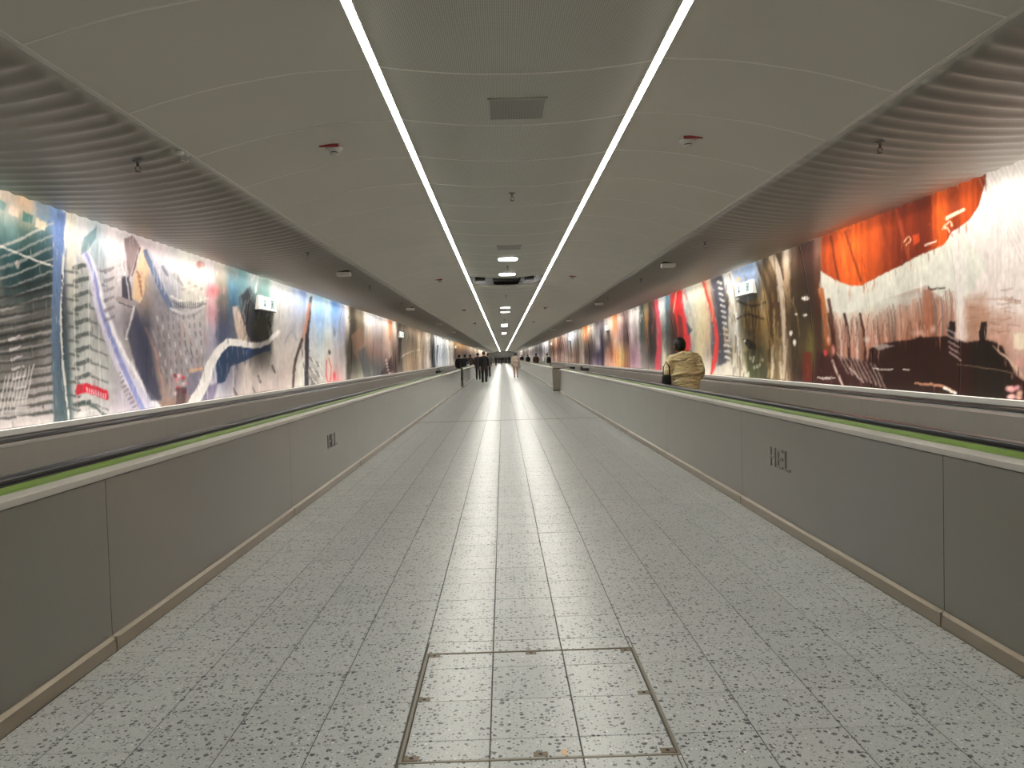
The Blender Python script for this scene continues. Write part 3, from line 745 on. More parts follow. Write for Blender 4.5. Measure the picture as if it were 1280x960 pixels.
    c.poly([(914, 338), (942, 328), (946, 352), (922, 362)], (150, 172, 208), .75, 3); c.spot(923, 349, 4, 4, (214, 180, 120), .8)
    for i in range(9): c.line([(926 + i * 2, 344), (926 + i * 2, 358)], 1, (96, 100, 120), .5, .8)
    c.poly([(928, 380), (948, 372), (952, 396), (944, 412), (930, 412)], (160, 126, 70), .7, 3)
    for i in range(10): c.line([(930 + 2 * i, 384), (931 + 2 * i, 410)], 1, (110, 86, 48) if i % 2 else (196, 166, 104), .7, .8)
    c.line([(922, 398), (936, 393), (954, 398)], 3, (64, 46, 34), .8); c.line([(922, 376), (940, 382), (956, 378)], 3, (60, 48, 36), .7)
    c.poly([(928, 424), (936, 424), (946, 430), (946, 438), (936, 436)], (34, 26, 22), .9, 1.5); c.spot(931, 426, 1.6, 2, (245, 240, 230))
    c.poly([(930, 440), (955, 432), (956, 472), (938, 472)], (62, 68, 46), .7, 4)
    for i in range(10): c.spot(931 + rs.rand() * 26, 442 + rs.rand() * 28, 1.6, 3, (216, 216, 196), .7)
    c.line([(946, 328), (958, 360), (966, 400), (962, 450)], 5, (60, 44, 28), .7, 2); c.line([(956, 330), (970, 370), (976, 420)], 4, (70, 52, 34), .6, 2)
    c.line([(965, 322), (974, 345), (978, 380), (982, 440), (981, 472)], (9, 3), (226, 208, 188), .75, 2); c.line([(967, 432), (966, 472)], 3, (224, 200, 170), .8)
    c.line([(973, 322), (979, 350)], 2, (60, 40, 30), .7)
    for i in range(70):
        x = 905 + rs.rand() * 78; y = 345 + rs.rand() * 118; c.line([(x, y), (x + rs.normal(1, 2), y + 8 + rs.rand() * 22)], rs.uniform(1, 2.4), [(196, 166, 112), (58, 44, 30), (146, 116, 66), (226, 214, 190), (84, 70, 48)][i % 5], .45, 1.2)
    # --- big orange canopy, pale sweep and reeds
    c.poly([(1188, 250), (1231, 214), (1340, 150), (1400, 420), (1180, 372), (1178, 300)], (242, 233, 228), .7, 8)
    c.poly([(1026, 338), (1050, 350), (1080, 352), (1150, 312), (1200, 290), (1236, 330), (1200, 392), (1178, 372), (1160, 356), (1110, 372), (1085, 381), (1060, 391), (1035, 387), (1026, 372)], lambda a, t: np.stack([222 + 10 * t, 224 + 0 * t, 208 + 8 * t], -1), .95, 2)
    def orange(a, t):
        x = a - 400.0
        k = .5 + .5 * np.sin(x * .021 + .6); st = .5 + .5 * np.sin(x * .55 + np.sin(x * .13) * 3)
        bright = np.clip(1.05 - np.abs(x - 40) / 55, 0, 1) + np.clip(1 - np.abs(x - 152) / 18, 0, 1) + .72 * np.clip(1 - np.abs(x - 185) / 26, 0, 1)
        bright = np.clip(bright, .0, 1) * (.82 + .18 * st) + .08 * st
        bright = bright * np.clip(1.3 - 1.0 * t, .5, 1)
        c0 = np.array([112, 40, 22.]); c1 = np.array([246, 104, 38.])
        return c0 * (1 - bright[..., None]) + c1 * bright[..., None]
    c.poly([(1026, 304), (1028, 290), (1075, 268), (1180, 228), (1231, 204), (1231, 228), (1224, 256), (1210, 276), (1190, 290), (1180, 306), (1150, 318), (1120, 335), (1105, 342), (1078, 356), (1066, 357), (1050, 352), (1036, 345), (1027, 338)], orange, 1, 1.5)
    c.poly([(1144, 245), (1163, 240), (1166, 300), (1150, 312), (1148, 280)], (96, 36, 22), .6, 4); c.line([(1182, 240), (1200, 262)], 14, (150, 70, 46), .35, 6)
    c.line([(1038, 296), (1048, 350)], 2.5, (90, 34, 18), .7, 2); c.line([(1056, 290), (1076, 350)], 3, (110, 46, 24), .7, 2); c.line([(1048, 292), (1060, 345)], 3, (248, 120, 54), .6, 2)
    c.line([(1100, 270), (1118, 330)], 4, (120, 46, 24), .5, 3); c.line([(1120, 262), (1136, 322)], 4, (196, 90, 56), .4, 3)
    c.line([(1183, 273), (1192, 268), (1205, 262)], (5, 4), (250, 226, 196), .95, 1.2)
    c.line([(1180, 282), (1187, 277), (1190, 282)], 2, (248, 220, 190), .9); c.line([(1178, 285), (1184, 284), (1187, 290)], 2, (248, 220, 190), .9)
    c.line([(1130, 302), (1135, 296), (1138, 300), (1133, 306)], 1.5, (248, 190, 150), .9); c.line([(1156, 306), (1171, 301)], 1.8, (252, 232, 216), .95)
    c.poly([(1140, 294), (1148, 292), (1150, 302), (1142, 306)], (214, 76, 34), .8, 2)
    for i in range(14): c.line([(1222 + i * 5, 222 - i * 3), (1280 + i * 5, 330 - i * 2)], 2, (206, 190, 184), .35, 2)
    c.line([(1196, 300), (1206, 420)], 12, (240, 230, 226), .7, 6)
    for i in range(60):
        x = 1040 + i * 2.6; y = 396 - max(0, (x - 1060)) * .28 + rs.rand() * 10
        c.line([(x, y), (x + 3, y + 26), (x + 4, 446)], (1.5, 3.5), [(110, 76, 62), (206, 150, 130), (150, 92, 66), (96, 84, 78), (186, 120, 92)][rs.randint(5)], .6, 1.5)
    c.poly([(1155, 362), (1166, 360), (1172, 424), (1156, 426)], (150, 84, 58), .6, 3); c.line([(1162, 358), (1164, 361), (1182, 359)], 2, (40, 28, 26), .8)
    for i in range(40):
        x = 1208 + rs.rand() * 60; y = 362 + rs.rand() * 56; c.line([(x, y), (x + 14, y - 3 + rs.rand() * 6)], 1.6, [(150, 104, 84), (226, 190, 174), (176, 130, 104)][i % 3], .45, 1.5)
    c.poly([(1207, 372), (1235, 366), (1238, 408), (1208, 418)], (170, 122, 94), .45, 8)
    for i in range(5): c.line([(1036 + 10 * i, 392), (1042 + 10 * i, 420), (1044 + 10 * i, 455)], 3.4, [(60, 28, 20), (216, 170, 154), (50, 24, 20), (224, 190, 176), (70, 30, 22)][i], .85, 1.5)
    c.line([(1026, 362), (1032, 395), (1036, 430)], (7, 4), (176, 94, 44), .85, 2); c.line([(1036, 374), (1043, 410), (1046, 450)], 4, (70, 30, 18), .8, 2)
    # dark ground with silhouettes
    for i in range(46):
        x = 1050 + rs.rand() * 130; y = 392 + rs.rand() * 30; c.line([(x, y), (x + rs.normal(0, 2), y + 12 + rs.rand() * 16)], 1.4, [(232, 196, 180), (84, 56, 46), (120, 92, 82)][i % 3], .5, 1)
    c.poly([(1088, 436), (1108, 429), (1124, 426), (1142, 424), (1152, 421), (1172, 420), (1190, 420), (1210, 428), (1238, 424), (1256, 432), (1266, 452), (1276, 470), (1290, 480), (1290, 520), (1086, 500)], lambda a, t: np.stack([40 + 0 * t, 16 + 4 * t, 14 + 2 * t], -1), .95, 2.5)
    c.poly([(1216, 428), (1250, 428), (1272, 470), (1270, 500), (1222, 496)], (30, 26, 20), .7, 5)
    c.poly([(1024, 440), (1060, 448), (1092, 452), (1092, 494), (1024, 486)], (44, 18, 16), .75, 6)
    for x in (1193, 1233): c.poly([(x - 4, 402), (x + 3, 401), (x + 4, 412), (x + 2, 428), (x - 5, 428), (x - 6, 414)], (28, 20, 20), .9, 1.5)
    for i in range(5): c.line([(1186 + i, 412 + i * 7), (1200 + i, 418 + i * 8)], 2, (216, 190, 184), .65)
    c.spot(1200, 418, 7, 6, (232, 206, 196), .8, .7); c.spot(1246, 420, 9, 5, (214, 168, 150), .8, .7); c.spot(1150, 416, 12, 5, (226, 180, 166), .7, .8); c.spot(1168, 411, 6, 7, (228, 186, 170), .7, .8)
    c.poly([(1092, 432), (1106, 430), (1120, 432), (1100, 438)], (190, 182, 176), .7, 2)
    c.spot(1085, 424, 6, 5, (226, 214, 204), .7, .8)
    for i in range(9): c.line([(1048 + 6 * i, 440 + 2 * i), (1062 + 6 * i, 466 + 2.5 * i)], (1.4, 2.4), (196, 176, 168), .55, 1)
    c.line([(1042, 450), (1056, 484)], (2.5, 3), (230, 200, 190), .8); c.line([(1064, 460), (1082, 478)], 2, (216, 190, 180), .7)
    for y, x0, x1 in ((461, 1094, 1118), (462, 1132, 1139), (472, 1024, 1046), (473.5, 1030, 1040)): c.line([(x0, y), (x1, y + .5)], 1.4, (226, 216, 208), .85)
    c.line([(1148, 479), (1178, 482), (1198, 490)], (3, 3.5), (206, 150, 120), .8, 1.5); c.line([(1184, 485), (1199, 491)], 3, (246, 236, 226), .95)
    c.line([(1200, 455), (1236, 460), (1272, 466)], 1.6, (120, 100, 80), .7)
    c.spot(1033, 441, 3, 6, (226, 70, 90), .85, .6); c.spot(1043, 438, 3, 9, (224, 150, 140), .8, .6); c.spot(1037, 425, 2.5, 8, (226, 170, 150), .8, .6)
    for x, y, a, b in ((1007, 372.5, 5.5, 3), (996, 392, 1.8, 1.8), (1007, 393, 3.5, 2), (989, 416, 2.5, 4), (994, 428, 2, 5)): c.spot(x, y, a, b, (246, 240, 228), .95)
    c.line([(983, 362), (996, 390), (1000, 420)], 1.4, (150, 116, 70), .6); c.spot(1014, 425, 5, 22, (116, 104, 56), .55, .9); c.poly([(1004, 440), (1016, 440), (1016, 478), (1004, 476)], (110, 36, 22), .75, 3)
    for i in range(9): c.spot(1262 + rs.rand() * 26, 484 + rs.rand() * 14, 6, 5, (236, 150 + 50 * rs.rand(), 172), .8, .7)
    c.poly([(1270, 416), (1300, 416), (1300, 438), (1272, 436)], (236, 222, 196), .85, 3); c.spot(1278, 455, 10, 10, (206, 150, 140), .7, .8)
    for i in range(6): c.line([(1245 + 6 * i, 432 + 5 * i), (1262 + 5 * i, 446 + 6 * i)], 2, (206, 176, 150), .6)
    c.streak(21, .5, 40, 230, 3, 3); c.streak(22, .75, 20, 210, 2, 2); c.streak(23, .06, 720, 100, 4, 5)
    return c
def _finish(c):
    rs = np.random.RandomState(90 + c.s)
    # hand-worked print: short smears pulled from neighbouring colours, then a gentle wobble of all edges
    for i in range(3000):
        x = rs.randint(4, CW - 8); y = rs.randint(6, CH - 50); a = ca[x]
        if not (-.13 * a < cb[y] < .37 * a): continue
        w_ = rs.randint(1, 4) if a > 160 else 1; L = int(rs.uniform(5, 34) * min(1, .35 + a / 500))
        sx = int(np.clip(x + rs.normal(0, 10), 0, CW - 1)); sy = int(np.clip(y + rs.normal(0, 10), 0, CH - 1))
        col = c.im[sy, sx] * (1 + rs.normal(0, .10)); al = rs.uniform(.15, .6) * np.sin(np.linspace(.3, 2.9, L))[:, None, None]
        sl = c.im[y:y + L, x:x + w_]; sl[:] = sl * (1 - al[:sl.shape[0]]) + col * al[:sl.shape[0]]
    wx = (streaks(rs, 9, 40) + .5 * streaks(rs, 4, 80)) * 1.6; wy = (streaks(rs, 7, 30) + .5 * streaks(rs, 3, 90)) * 2.4
    jj, ii = np.meshgrid(np.arange(CW), np.arange(CH)); sc_ = np.clip(GA / 300, .25, 1)
    c.im = c.im[np.clip(ii + wy * sc_, 0, CH - 1).astype(int), np.clip(jj + wx * sc_, 0, CW - 1).astype(int)]
    c.im = c.im * (1 + (.08 * streaks(rs, 5, 60) + .05 * streaks(rs, 2, 110) + .08 * streaks(rs, 14, 26))[..., None])
    return lin(np.clip(c.im, 6, 252)) * MURAL_ALBEDO
MURAL_ALBEDO = .86
ARTS = {-1: _finish(left_art()), 1: _finish(right_art())}
def paint(s, Y, Z):
    Y = np.maximum(Y, 4.0)
    a = (mur_x(Z) + s * .096) * F_PX / Y; b = (Z - CAM_Z) * F_PX / Y  # wall points projected through the camera to image pixel offsets
    # beyond the stretch seen in the image the print repeats mirrored
    a = np.where(a > 700, 1400 - a, a); a = np.where(a < 22, 22 + (22 - a) * 6, a)
    x = np.clip((a - A0) * CV_S - .5, 0, CW - 1.01); y = np.clip((B1 - b) * CV_S - .5, 0, CH - 1.01)
    i, j = x.astype(int), y.astype(int); f = (x - i)[..., None]; g = (y - j)[..., None]; im = ARTS[s]
    return (im[j, i] * (1 - f) + im[j, i + 1] * f) * (1 - g) + (im[j + 1, i] * (1 - f) + im[j + 1, i + 1] * f) * g
walls = {}
SEAM0, SEAMP = 7.18, 1.707
for s, side in ((-1, 'left'), (1, 'right')):
    wl = empty('wall_' + side, kind='structure'); walls[s] = wl
    zz = np.linspace(.95, 3.05, 14)
    bk = MB().prism([(s * (mur_x(z) + .006), z) for z in zz], -6, FAR, False, True); bk.build('backing_board', M['back'], wl)
    MB().box(s * 4.125, s * 4.24, -6, FAR, .903, .951).build('white_ledge', M['ledge'], wl)
    MB().box(s * 4.15, s * 4.25, -6, FAR, 0, .903).build('lower_panel', M['lower'], wl)
    MB().box(s * 4.0, s * 4.3, -6, FAR, 3.05, 3.75).build('upper_wall', M['gap'], wl)
    k = -6
    far_v = MB(); far_c = []
    while True:
        y0 = SEAM0 + SEAMP * k + .002; y1 = y0 + SEAMP - .004; k += 1
        if y1 > FAR: break
        ya = max(y0, 3.0)
        du = 4023 / ya - 4023 / y1 if y0 > 5 else 20
        ny = int(min(230, max(2, du / .9))); nz = int(min(230, max(14, 1900 / ya / 1.5))) if y0 > 5 else 14
        # columns spaced evenly in image pixels
        uu = np.linspace(1 / y0, 1 / y1, ny + 1) if y0 > 1 else 1 / np.linspace(max(y0, .6), max(y1, .8), ny + 1)
        yy = 1 / uu
        if y0 <= 1: yy = np.linspace(y0, y1, ny + 1)
        zz = np.linspace(.952, 3.045, nz + 1)
        yy = np.concatenate([[yy[0]], yy, [yy[-1]]]); z2 = np.concatenate([[zz[0]], zz, [zz[-1]]])
        Yg, Zg = np.meshgrid(yy, z2)
        Xg = mur_x(Zg); Xg[0] += .005; Xg[-1] += .005; Xg[:, 0] += .005; Xg[:, -1] += .005
        cols = paint(s, Yg, Zg)
        R, Cn = Yg.shape
        v = np.stack([s * Xg, Yg, Zg], -1).reshape(-1, 3)
        idx = np.arange(R * Cn).reshape(R, Cn)
        f = np.stack([idx[:-1, :-1], idx[:-1, 1:], idx[1:, 1:], idx[1:, :-1]], -1).reshape(-1, 4)
        if s > 0: f = f[:, ::-1]
        me = bpy.data.meshes.new('mural_panel'); me.from_pydata(v.tolist(), [], f.tolist()); me.update()
        me.polygons.foreach_set('use_smooth', [True] * len(me.polygons))
        at = me.color_attributes.new('print', 'FLOAT_COLOR', 'POINT')
        at.data.foreach_set('color', np.concatenate([cols.reshape(-1, 3), np.ones((R * Cn, 1))], 1).astype(np.float32).ravel())
        me.materials.append(M['mural'])
        link('mural_panel', me, wl)
endw = MB().box(-4.3, 4.3, FAR, FAR + .2, 0, 3.8).build('wall_end', M['lower']); endw['kind'] = 'structure'
bw = MB().box(-4.3, 4.3, -6.2, -6, 0, 3.8).build('wall_back', M['lower']); bw['kind'] = 'structure'

# ------------------------------------------------------------------ moving walkways
def rounded(cx, cz, hw, hh, r, n=4):
    pts = []
    for qx, qz, a0 in ((1, 1, 0), (-1, 1, 90), (-1, -1, 180), (1, -1, 270)):
        for i in range(n + 1):
            a = math.radians(a0 + 90 * i / n)
            pts.append((cx + qx * (hw - r) + r * math.cos(a), cz + qz * (hh - r) + r * math.sin(a)))
    return pts
def walkway(s, y0, y1, label, seam0, pitch, letters=None):
    t = thing('moving_walkway', label, 'moving walkway', (s * 2.72, y0, 0), group='moving walkways beside the central aisle')
    P = lambda pts: [(s * x, z) for x, z in pts]; gy = y1 - 3.2 if y1 > 37 or y1 < 36 else 26.2
    ys = [y0] + [y for y in (seam0 + pitch * k for k in range(-3, 60)) if y0 + .3 < y < y1 - .3] + [y1]
    for a, b in zip(ys[:-1], ys[1:]):
        MB().box(s * 2.108, s * 2.128, a + .002, b - .002, .078, .869).build('outer_panel', M['steel'], t)
        MB().prism(P([(2.083, 0), (2.083, .066), (2.104, .077), (2.12, .077), (2.12, 0)]), a + .002, b - .002).build('kick_plate', M['kick'], t)
        if a > y0: MB().box(s * 2.078, s * 2.10, a - .012, a + .012, 0, .074).build('joint_cover', M['kick'], t)
    MB().prism(P([(2.100, .875), (2.100, .904), (2.104, .908), (2.126, .908), (2.126, .875)]), y0, y1).build('top_band', M['steel2'], t)
    MB().prism(P([(2.106, .908), (2.128, .926), (2.16, .926), (2.16, .908)]), y0, y1).build('sloped_shelf', M['steel2'], t)
    MB().prism(P([(2.126, .926), (2.130, .938), (2.146, .953), (2.158, .957), (2.20, .957), (2.20, .926)]), y0, gy).build('green_skirt', M['green'], t)
    MB().box(s * 2.118, s * 2.2, gy - .5, gy + .5, .905, .962).build('skirt_end', M['greenend'], t)
    MB().box(s * 2.24, s * 2.42, gy + .3, gy + 1.5, .80, 1.03).build('rail_end_box', M['rubber'], t)
    for xa, za, nm in ((2.188, .971, 'near'), (3.342, .972, 'far')):
        sect = rounded(0, 0, .036, .0145, .012)
        path = [((s * xa, y0 + .3, za), (1, 0, 0), (0, 0, 1)), ((s * xa, y1 - .3, za), (1, 0, 0), (0, 0, 1))]
        R = .32
        for i in range(1, 9):
            an = math.pi * i / 8
            path.append(((s * xa, y1 - .3 + R * math.sin(an), za - R + R * math.cos(an)), (1, 0, 0), (0, math.sin(an), math.cos(an))))
        pre = [((s * xa, y0 + .3 - R * math.sin(math.pi * i / 8), za - R + R * math.cos(math.pi * i / 8)), (1, 0, 0), (0, -math.sin(math.pi * i / 8), math.cos(math.pi * i / 8))) for i in range(8, 0, -1)]
        MB().sweep(pre + path, sect).build('handrail', M['rubber'], t)
    for a, b in zip(ys[:-1], ys[1:]):
        MB().box(s * 2.222, s * 2.24, a + .002, b - .002, .02, .952).build('inner_panel', M['steel2'], t)
        MB().box(s * 3.24, s * 3.258, a + .002, b - .002, .02, .945).build('inner_panel', M['steel2'], t)
    MB().prism(P([(3.236, .945), (3.304, .952), (3.304, .962), (3.36, .962), (3.36, .945)]), y0, y1).build('rail_trim', M['trim'], t)
    MB().box(s * 2.145, s * 2.225, y0, y1, .945, .958).build('rail_track', M['gap'], t)
    MB().box(s * 3.26, s * 4.12, y0, y1, .80, .86).build('outer_deck', M['gap'], t)
    q = MB(); k = 0; y = max(y0 + 1, 4)
    while y < min(y1 - 1, 40): q.box(s * 2.25, s * 3.23, y + .003, y + .397, -.002, .004); y += .4
    if q.v: q.build('pallet_belt', M['pallet'], t, kind='stuff')
    MB().box(s * 2.25, s * 3.23, y1 - 1.2, y1 + 1.2, .0, .009, .004).build('comb_plate', M['steel2'], t)
    # rounded steel newel ends
    for xa, xb in ((2.14, 2.235), (3.245, 3.35)):
        R = .3; pts = [(y1 - .3, .66 - R)] + [(y1 - .3 + R * math.sin(math.pi * i / 10), .66 - R * math.cos(math.pi * i / 10)) for i in range(11)] + [(y1 - .3, .66 + R)]
        n = len(pts)
        MB().add([(s * xa, y, z) for y, z in pts] + [(s * xb, y, z) for y, z in pts], [tuple(range(n)), tuple(reversed(range(n, 2 * n)))] + [(i, (i + 1) % n, n + (i + 1) % n, n + i) for i in range(n)]).build('newel_end', M['steel2'], t)
    MB().box(s * 2.09, s * 3.36, y1 - .02, y1, 0, .5).build('end_cover', M['steel'], t)
    if letters:
        yh, zb, h, wd = letters                     # start, base, height, letter width
        st = h * .13; d = -s                        # H is at the reader's left
        def bar(c0, c1, za, zb_): q.box(s * 2.103, s * 2.110, min(c0, c1), max(c0, c1), za, zb_)
        for i, ch in enumerate('HEL'):
            q = MB(); a = yh + d * i * wd * 1.42
            L = lambda u: a + d * u * wd
            if ch == 'H':
                bar(L(0), L(.16), zb, zb + h); bar(L(.84), L(1), zb, zb + h); bar(L(.16), L(.84), zb + h * .44, zb + h * .44 + st)
            if ch == 'E':
                bar(L(0), L(.16), zb, zb + h)
                for zz in (0, .435, .87): bar(L(.16), L(.95), zb + h * zz, zb + h * zz + st)
            if ch == 'L':
                bar(L(0), L(.16), zb, zb + h); bar(L(.16), L(.95), zb, zb + st)
            q.build('letter', M['letter'], t)
    return t
walkway(-1, -4, 36.5, 'nearest steel moving walkway with lime green skirt below the blue and grey facade mural', 3.86, 3.31, (8.72, .445, .155, .125))
walkway(1, -4, 29.8, 'nearest steel moving walkway carrying the person in the tan jacket', 3.83, 3.28, (6.34, .47, .155, .115))
walkway(-1, 38.6, 100, 'farther moving walkway beyond the group in dark clothes', 47, 3.3)
walkway(1, 33.4, 98, 'farther moving walkway beyond the square steel bin', 40, 3.3)
# ------------------------------------------------------------------ ceiling fittings
def wing_z(x):
    x = abs(x); return float(np.interp(x, [p[0] for p in WING], [p[1] for p in WING]))
def cen_z(x): return float(np.interp(x, [p[0] for p in CEN], [p[1] for p in CEN]))
def soffit_z(x): return float(np.interp(abs(x), [p[0] for p in SOF], [p[1] for p in SOF]))
SIDE = {-1: 'blue grey mural', 1: 'orange patch mural'}
ORD = ['nearest', 'second', 'third', 'fourth', 'fifth', 'sixth', 'seventh', 'eighth']

def smoke_detector(loc, label, s):
    t = thing('smoke_detector', label, 'smoke detector', loc, group='smoke detectors on the ceiling')
    MB().lathe([(.052, 0), (.066, -.004), (.066, -.016), (.058, -.022)], n=20).build('mounting_base', M['white'], t).location = (0, 0, 0)
    MB().lathe([(.052, -.022), (.050, -.034), (.036, -.038)], n=20).build('body', M['white'], t).location = (0, 0, 0)
    MB().lathe([(.030, -.037), (.030, -.047)], n=14).build('vent_ring', M['dark'], t).location = (0, 0, 0)
    MB().lathe([(.038, -.047), (.036, -.056), (.018, -.060)], n=18).build('cap', M['white'], t).location = (0, 0, 0)
    MB().box(-.075, .075, -.10, -.092, -.022, .002).build('red_tag', M['red'], t, label='dark red tag strip').location = (s * .02, 0, 0)
    return t
det = {}
for s in (-1, 1):
    for k, y in enumerate((6.14, 16.42, 26.7, 37.0)):
        x = s * (1.38 if s < 0 else 1.42); loc = (x, y, wing_z(x) - .002)
        lb = ORD[k] + ' round white smoke detector on the curved ceiling wing, ' + ('left' if s < 0 else 'right') + ' of the light strips'
        if k == 0: det[s] = smoke_detector(loc, lb, s)
        else: dup(det[s], loc, lb)

def sprinkler(loc, label):
    t = thing('sprinkler', label, 'sprinkler', loc, group='pendant sprinklers')
    for nm, q, m in (('escutcheon', MB().lathe([(.036, 0), (.034, -.006), (.014, -.012)], n=14), 'grey'),
                     ('pipe', MB().lathe([(.011, -.010), (.011, -.045)], n=8), 'edge'),
                     ('yoke', MB().tube([(-.016, 0, -.045), (-.018, 0, -.06), (0, 0, -.078), (.018, 0, -.06), (.016, 0, -.045)], .004, 6), 'edge'),
                     ('deflector', MB().lathe([(.021, -.078), (.023, -.081), (.006, -.083)], n=12), 'edge')):
        q.build(nm, M[m], t).location = (0, 0, 0)
    return t
spr0 = None
for s in (-1, 1):
    for k, y in enumerate((5.40, 10.05, 14.7, 19.35)):
        loc = (s * 2.585, y, soffit_z(2.585) - .004); lb = ORD[k] + ' small sprinkler under the corrugated soffit beside the ' + SIDE[s]
        if spr0 is None: spr0 = sprinkler(loc, lb)
        else: dup(spr0, loc, lb)
for k, y in enumerate((7.86, 14.08, 20.63, 27.0, 33.4)):
    dup(spr0, (.045, y, 3.094), ORD[k] + ' sprinkler on the middle ceiling panels between the two light strips')

def fixture(loc, label, s):
    t = thing('soffit_fixture', label, 'fixture', loc, group='box fixtures under the soffits')
    MB().box(-.09, .09, -.06, .06, -.022, .004).build('neck', M['dark'], t).location = (0, 0, 0)
    MB().box(-.105, .105, -.075, .075, -.075, -.02, .006).build('body', M['white'], t).location = (0, 0, 0)
    MB().box(-.095, .095, -.065, .065, -.081, -.074).build('lens', M['seam'], t).location = (0, 0, 0)
    return t
fx = None
for s in (-1, 1):
    for k, y in enumerate((12.25, 21.0, 30.4, 39.6)):
        loc = (s * 2.575, y, soffit_z(2.575) - .003); lb = ORD[k] + ' small pale box fixture hanging under the soffit beside the ' + SIDE[s]
        if fx is None: fx = fixture(loc, lb, s)
        else: dup(fx, loc, lb)

for k, y in enumerate((5.21, 11.7)):
    t = thing('ceiling_grille', ['perforated dark access grille in the ceiling nearest the viewer', 'second perforated grille, just before the first oval ceiling light'][k], 'grille', (.045, y, 3.09), group='ceiling grilles')
    MB().prism([(-.135, 3.0835), (.225, 3.0835), (.225, 3.096), (-.135, 3.096)], y - .20, y + .20).build('perforated_plate', M['grille'], t)
    for a, b, c, d in ((-.148, -.135, -.213, .213), (.225, .238, -.213, .213), (-.135, .225, -.213, -.20), (-.135, .225, .20, .213)):
        MB().box(a, b, y + c, y + d, 3.082, 3.1).build('frame_bar', M['centre'], t)

LN = ['first oval ceiling light, nearer than the open ceiling gap', 'oval ceiling light right at the edge of the open ceiling gap', 'ceiling light of the first pair beyond the open gap, nearer one', 'ceiling light of the first pair beyond the open gap, farther one',
      'ceiling light of the second pair beyond the open gap, nearer one', 'ceiling light of the second pair beyond the open gap, farther one', 'ceiling light of the last pair, nearer one', 'ceiling light of the last pair, farther one']
pl = None
for k, y in enumerate((13.0, 15.35, 25.6, 28.0, 38.45, 40.9, 51.4, 54.0)):
    if pl is None:
        pl = thing('ceiling_panel_light', LN[k], 'ceiling light', (.038, y, 3.092), group='lights between the strips')
        pr = [(.16 * math.copysign(abs(math.cos(a)) ** .6, math.cos(a)), .20 * math.copysign(abs(math.sin(a)) ** .6, math.sin(a))) for a in [2 * math.pi * i / 24 for i in range(24)]]
        n = 24
        def slab(f, z0, z1): return MB().add([(x * f, y_ * f, z0) for x, y_ in pr] + [(x * f, y_ * f, z1) for x, y_ in pr], [tuple(range(n)), tuple(reversed(range(n, 2 * n)))] + [(i, n + i, n + (i + 1) % n, (i + 1) % n) for i in range(n)])
        slab(1.06, -.014, .006).build('frame', M['white'], pl).location = (0, 0, 0)
        slab(1.0, -.021, -.0145).build('diffuser', M['panel_light'], pl).location = (0, 0, 0)
    else: dup(pl, (.038, y, 3.092), LN[k])

# services in the open ceiling gap
t = thing('air_duct', 'black boxed duct inside the open ceiling gap', 'duct', (.04, 17.3, 3.3), group='services above the open ceiling')
MB().box(-.25, .33, 16.9, 18.9, 3.22, 3.5).build('duct_body', M['dark'], t)
for y in (17.1, 17.8, 18.5): MB().box(-.27, .35, y, y + .04, 3.205, 3.5).build('flange', M['gap'], t)
for k, (x, lb) in enumerate(((-.55, 'black junction box inside the open ceiling gap, left of the duct'), (.55, 'black junction box inside the open ceiling gap, right of the duct'))):
    t = thing('junction_box', lb, 'box', (x, 17.5, 3.25), group='services above the open ceiling')
    MB().box(x - .11, x + .11, 17.3, 17.7, 3.2, 3.42).build('body', M['dark'], t)
    for d in (-.125, .125): MB().tube([(x + d, 17.3, 3.14), (x + d, 17.3, 3.75)], .008, 6).build('hanger_rod', M['seam'], t)
t = thing('cable_bundle', 'sagging dark cables inside the open ceiling gap', 'cables', (0, 17.5, 3.2))
for k in range(4):
    MB().tube([(-.6 + .05 * k, 16.3 + .1 * k, 3.24), (-.2, 16.32 + .1 * k, 3.19), (.15, 16.35 + .1 * k, 3.18), (.6, 16.3 + .1 * k, 3.25)], .018, 6).build('cable', M['rubber'], t)

t = thing('hanging_clip', 'small white clip hanging from the ceiling lip above the nearest blue and grey mural', 'clip', (-2.29, 5.42, 2.925))
MB().ball((-2.292, 5.40, 2.905), (.028, .028, .022)).build('cap', M['white'], t)
MB().tube([(-2.31, 5.50, 2.925), (-2.335, 5.52, 2.885), (-2.30, 5.54, 2.875), (-2.28, 5.55, 2.92)], .005, 6).build('hook', M['white'], t)

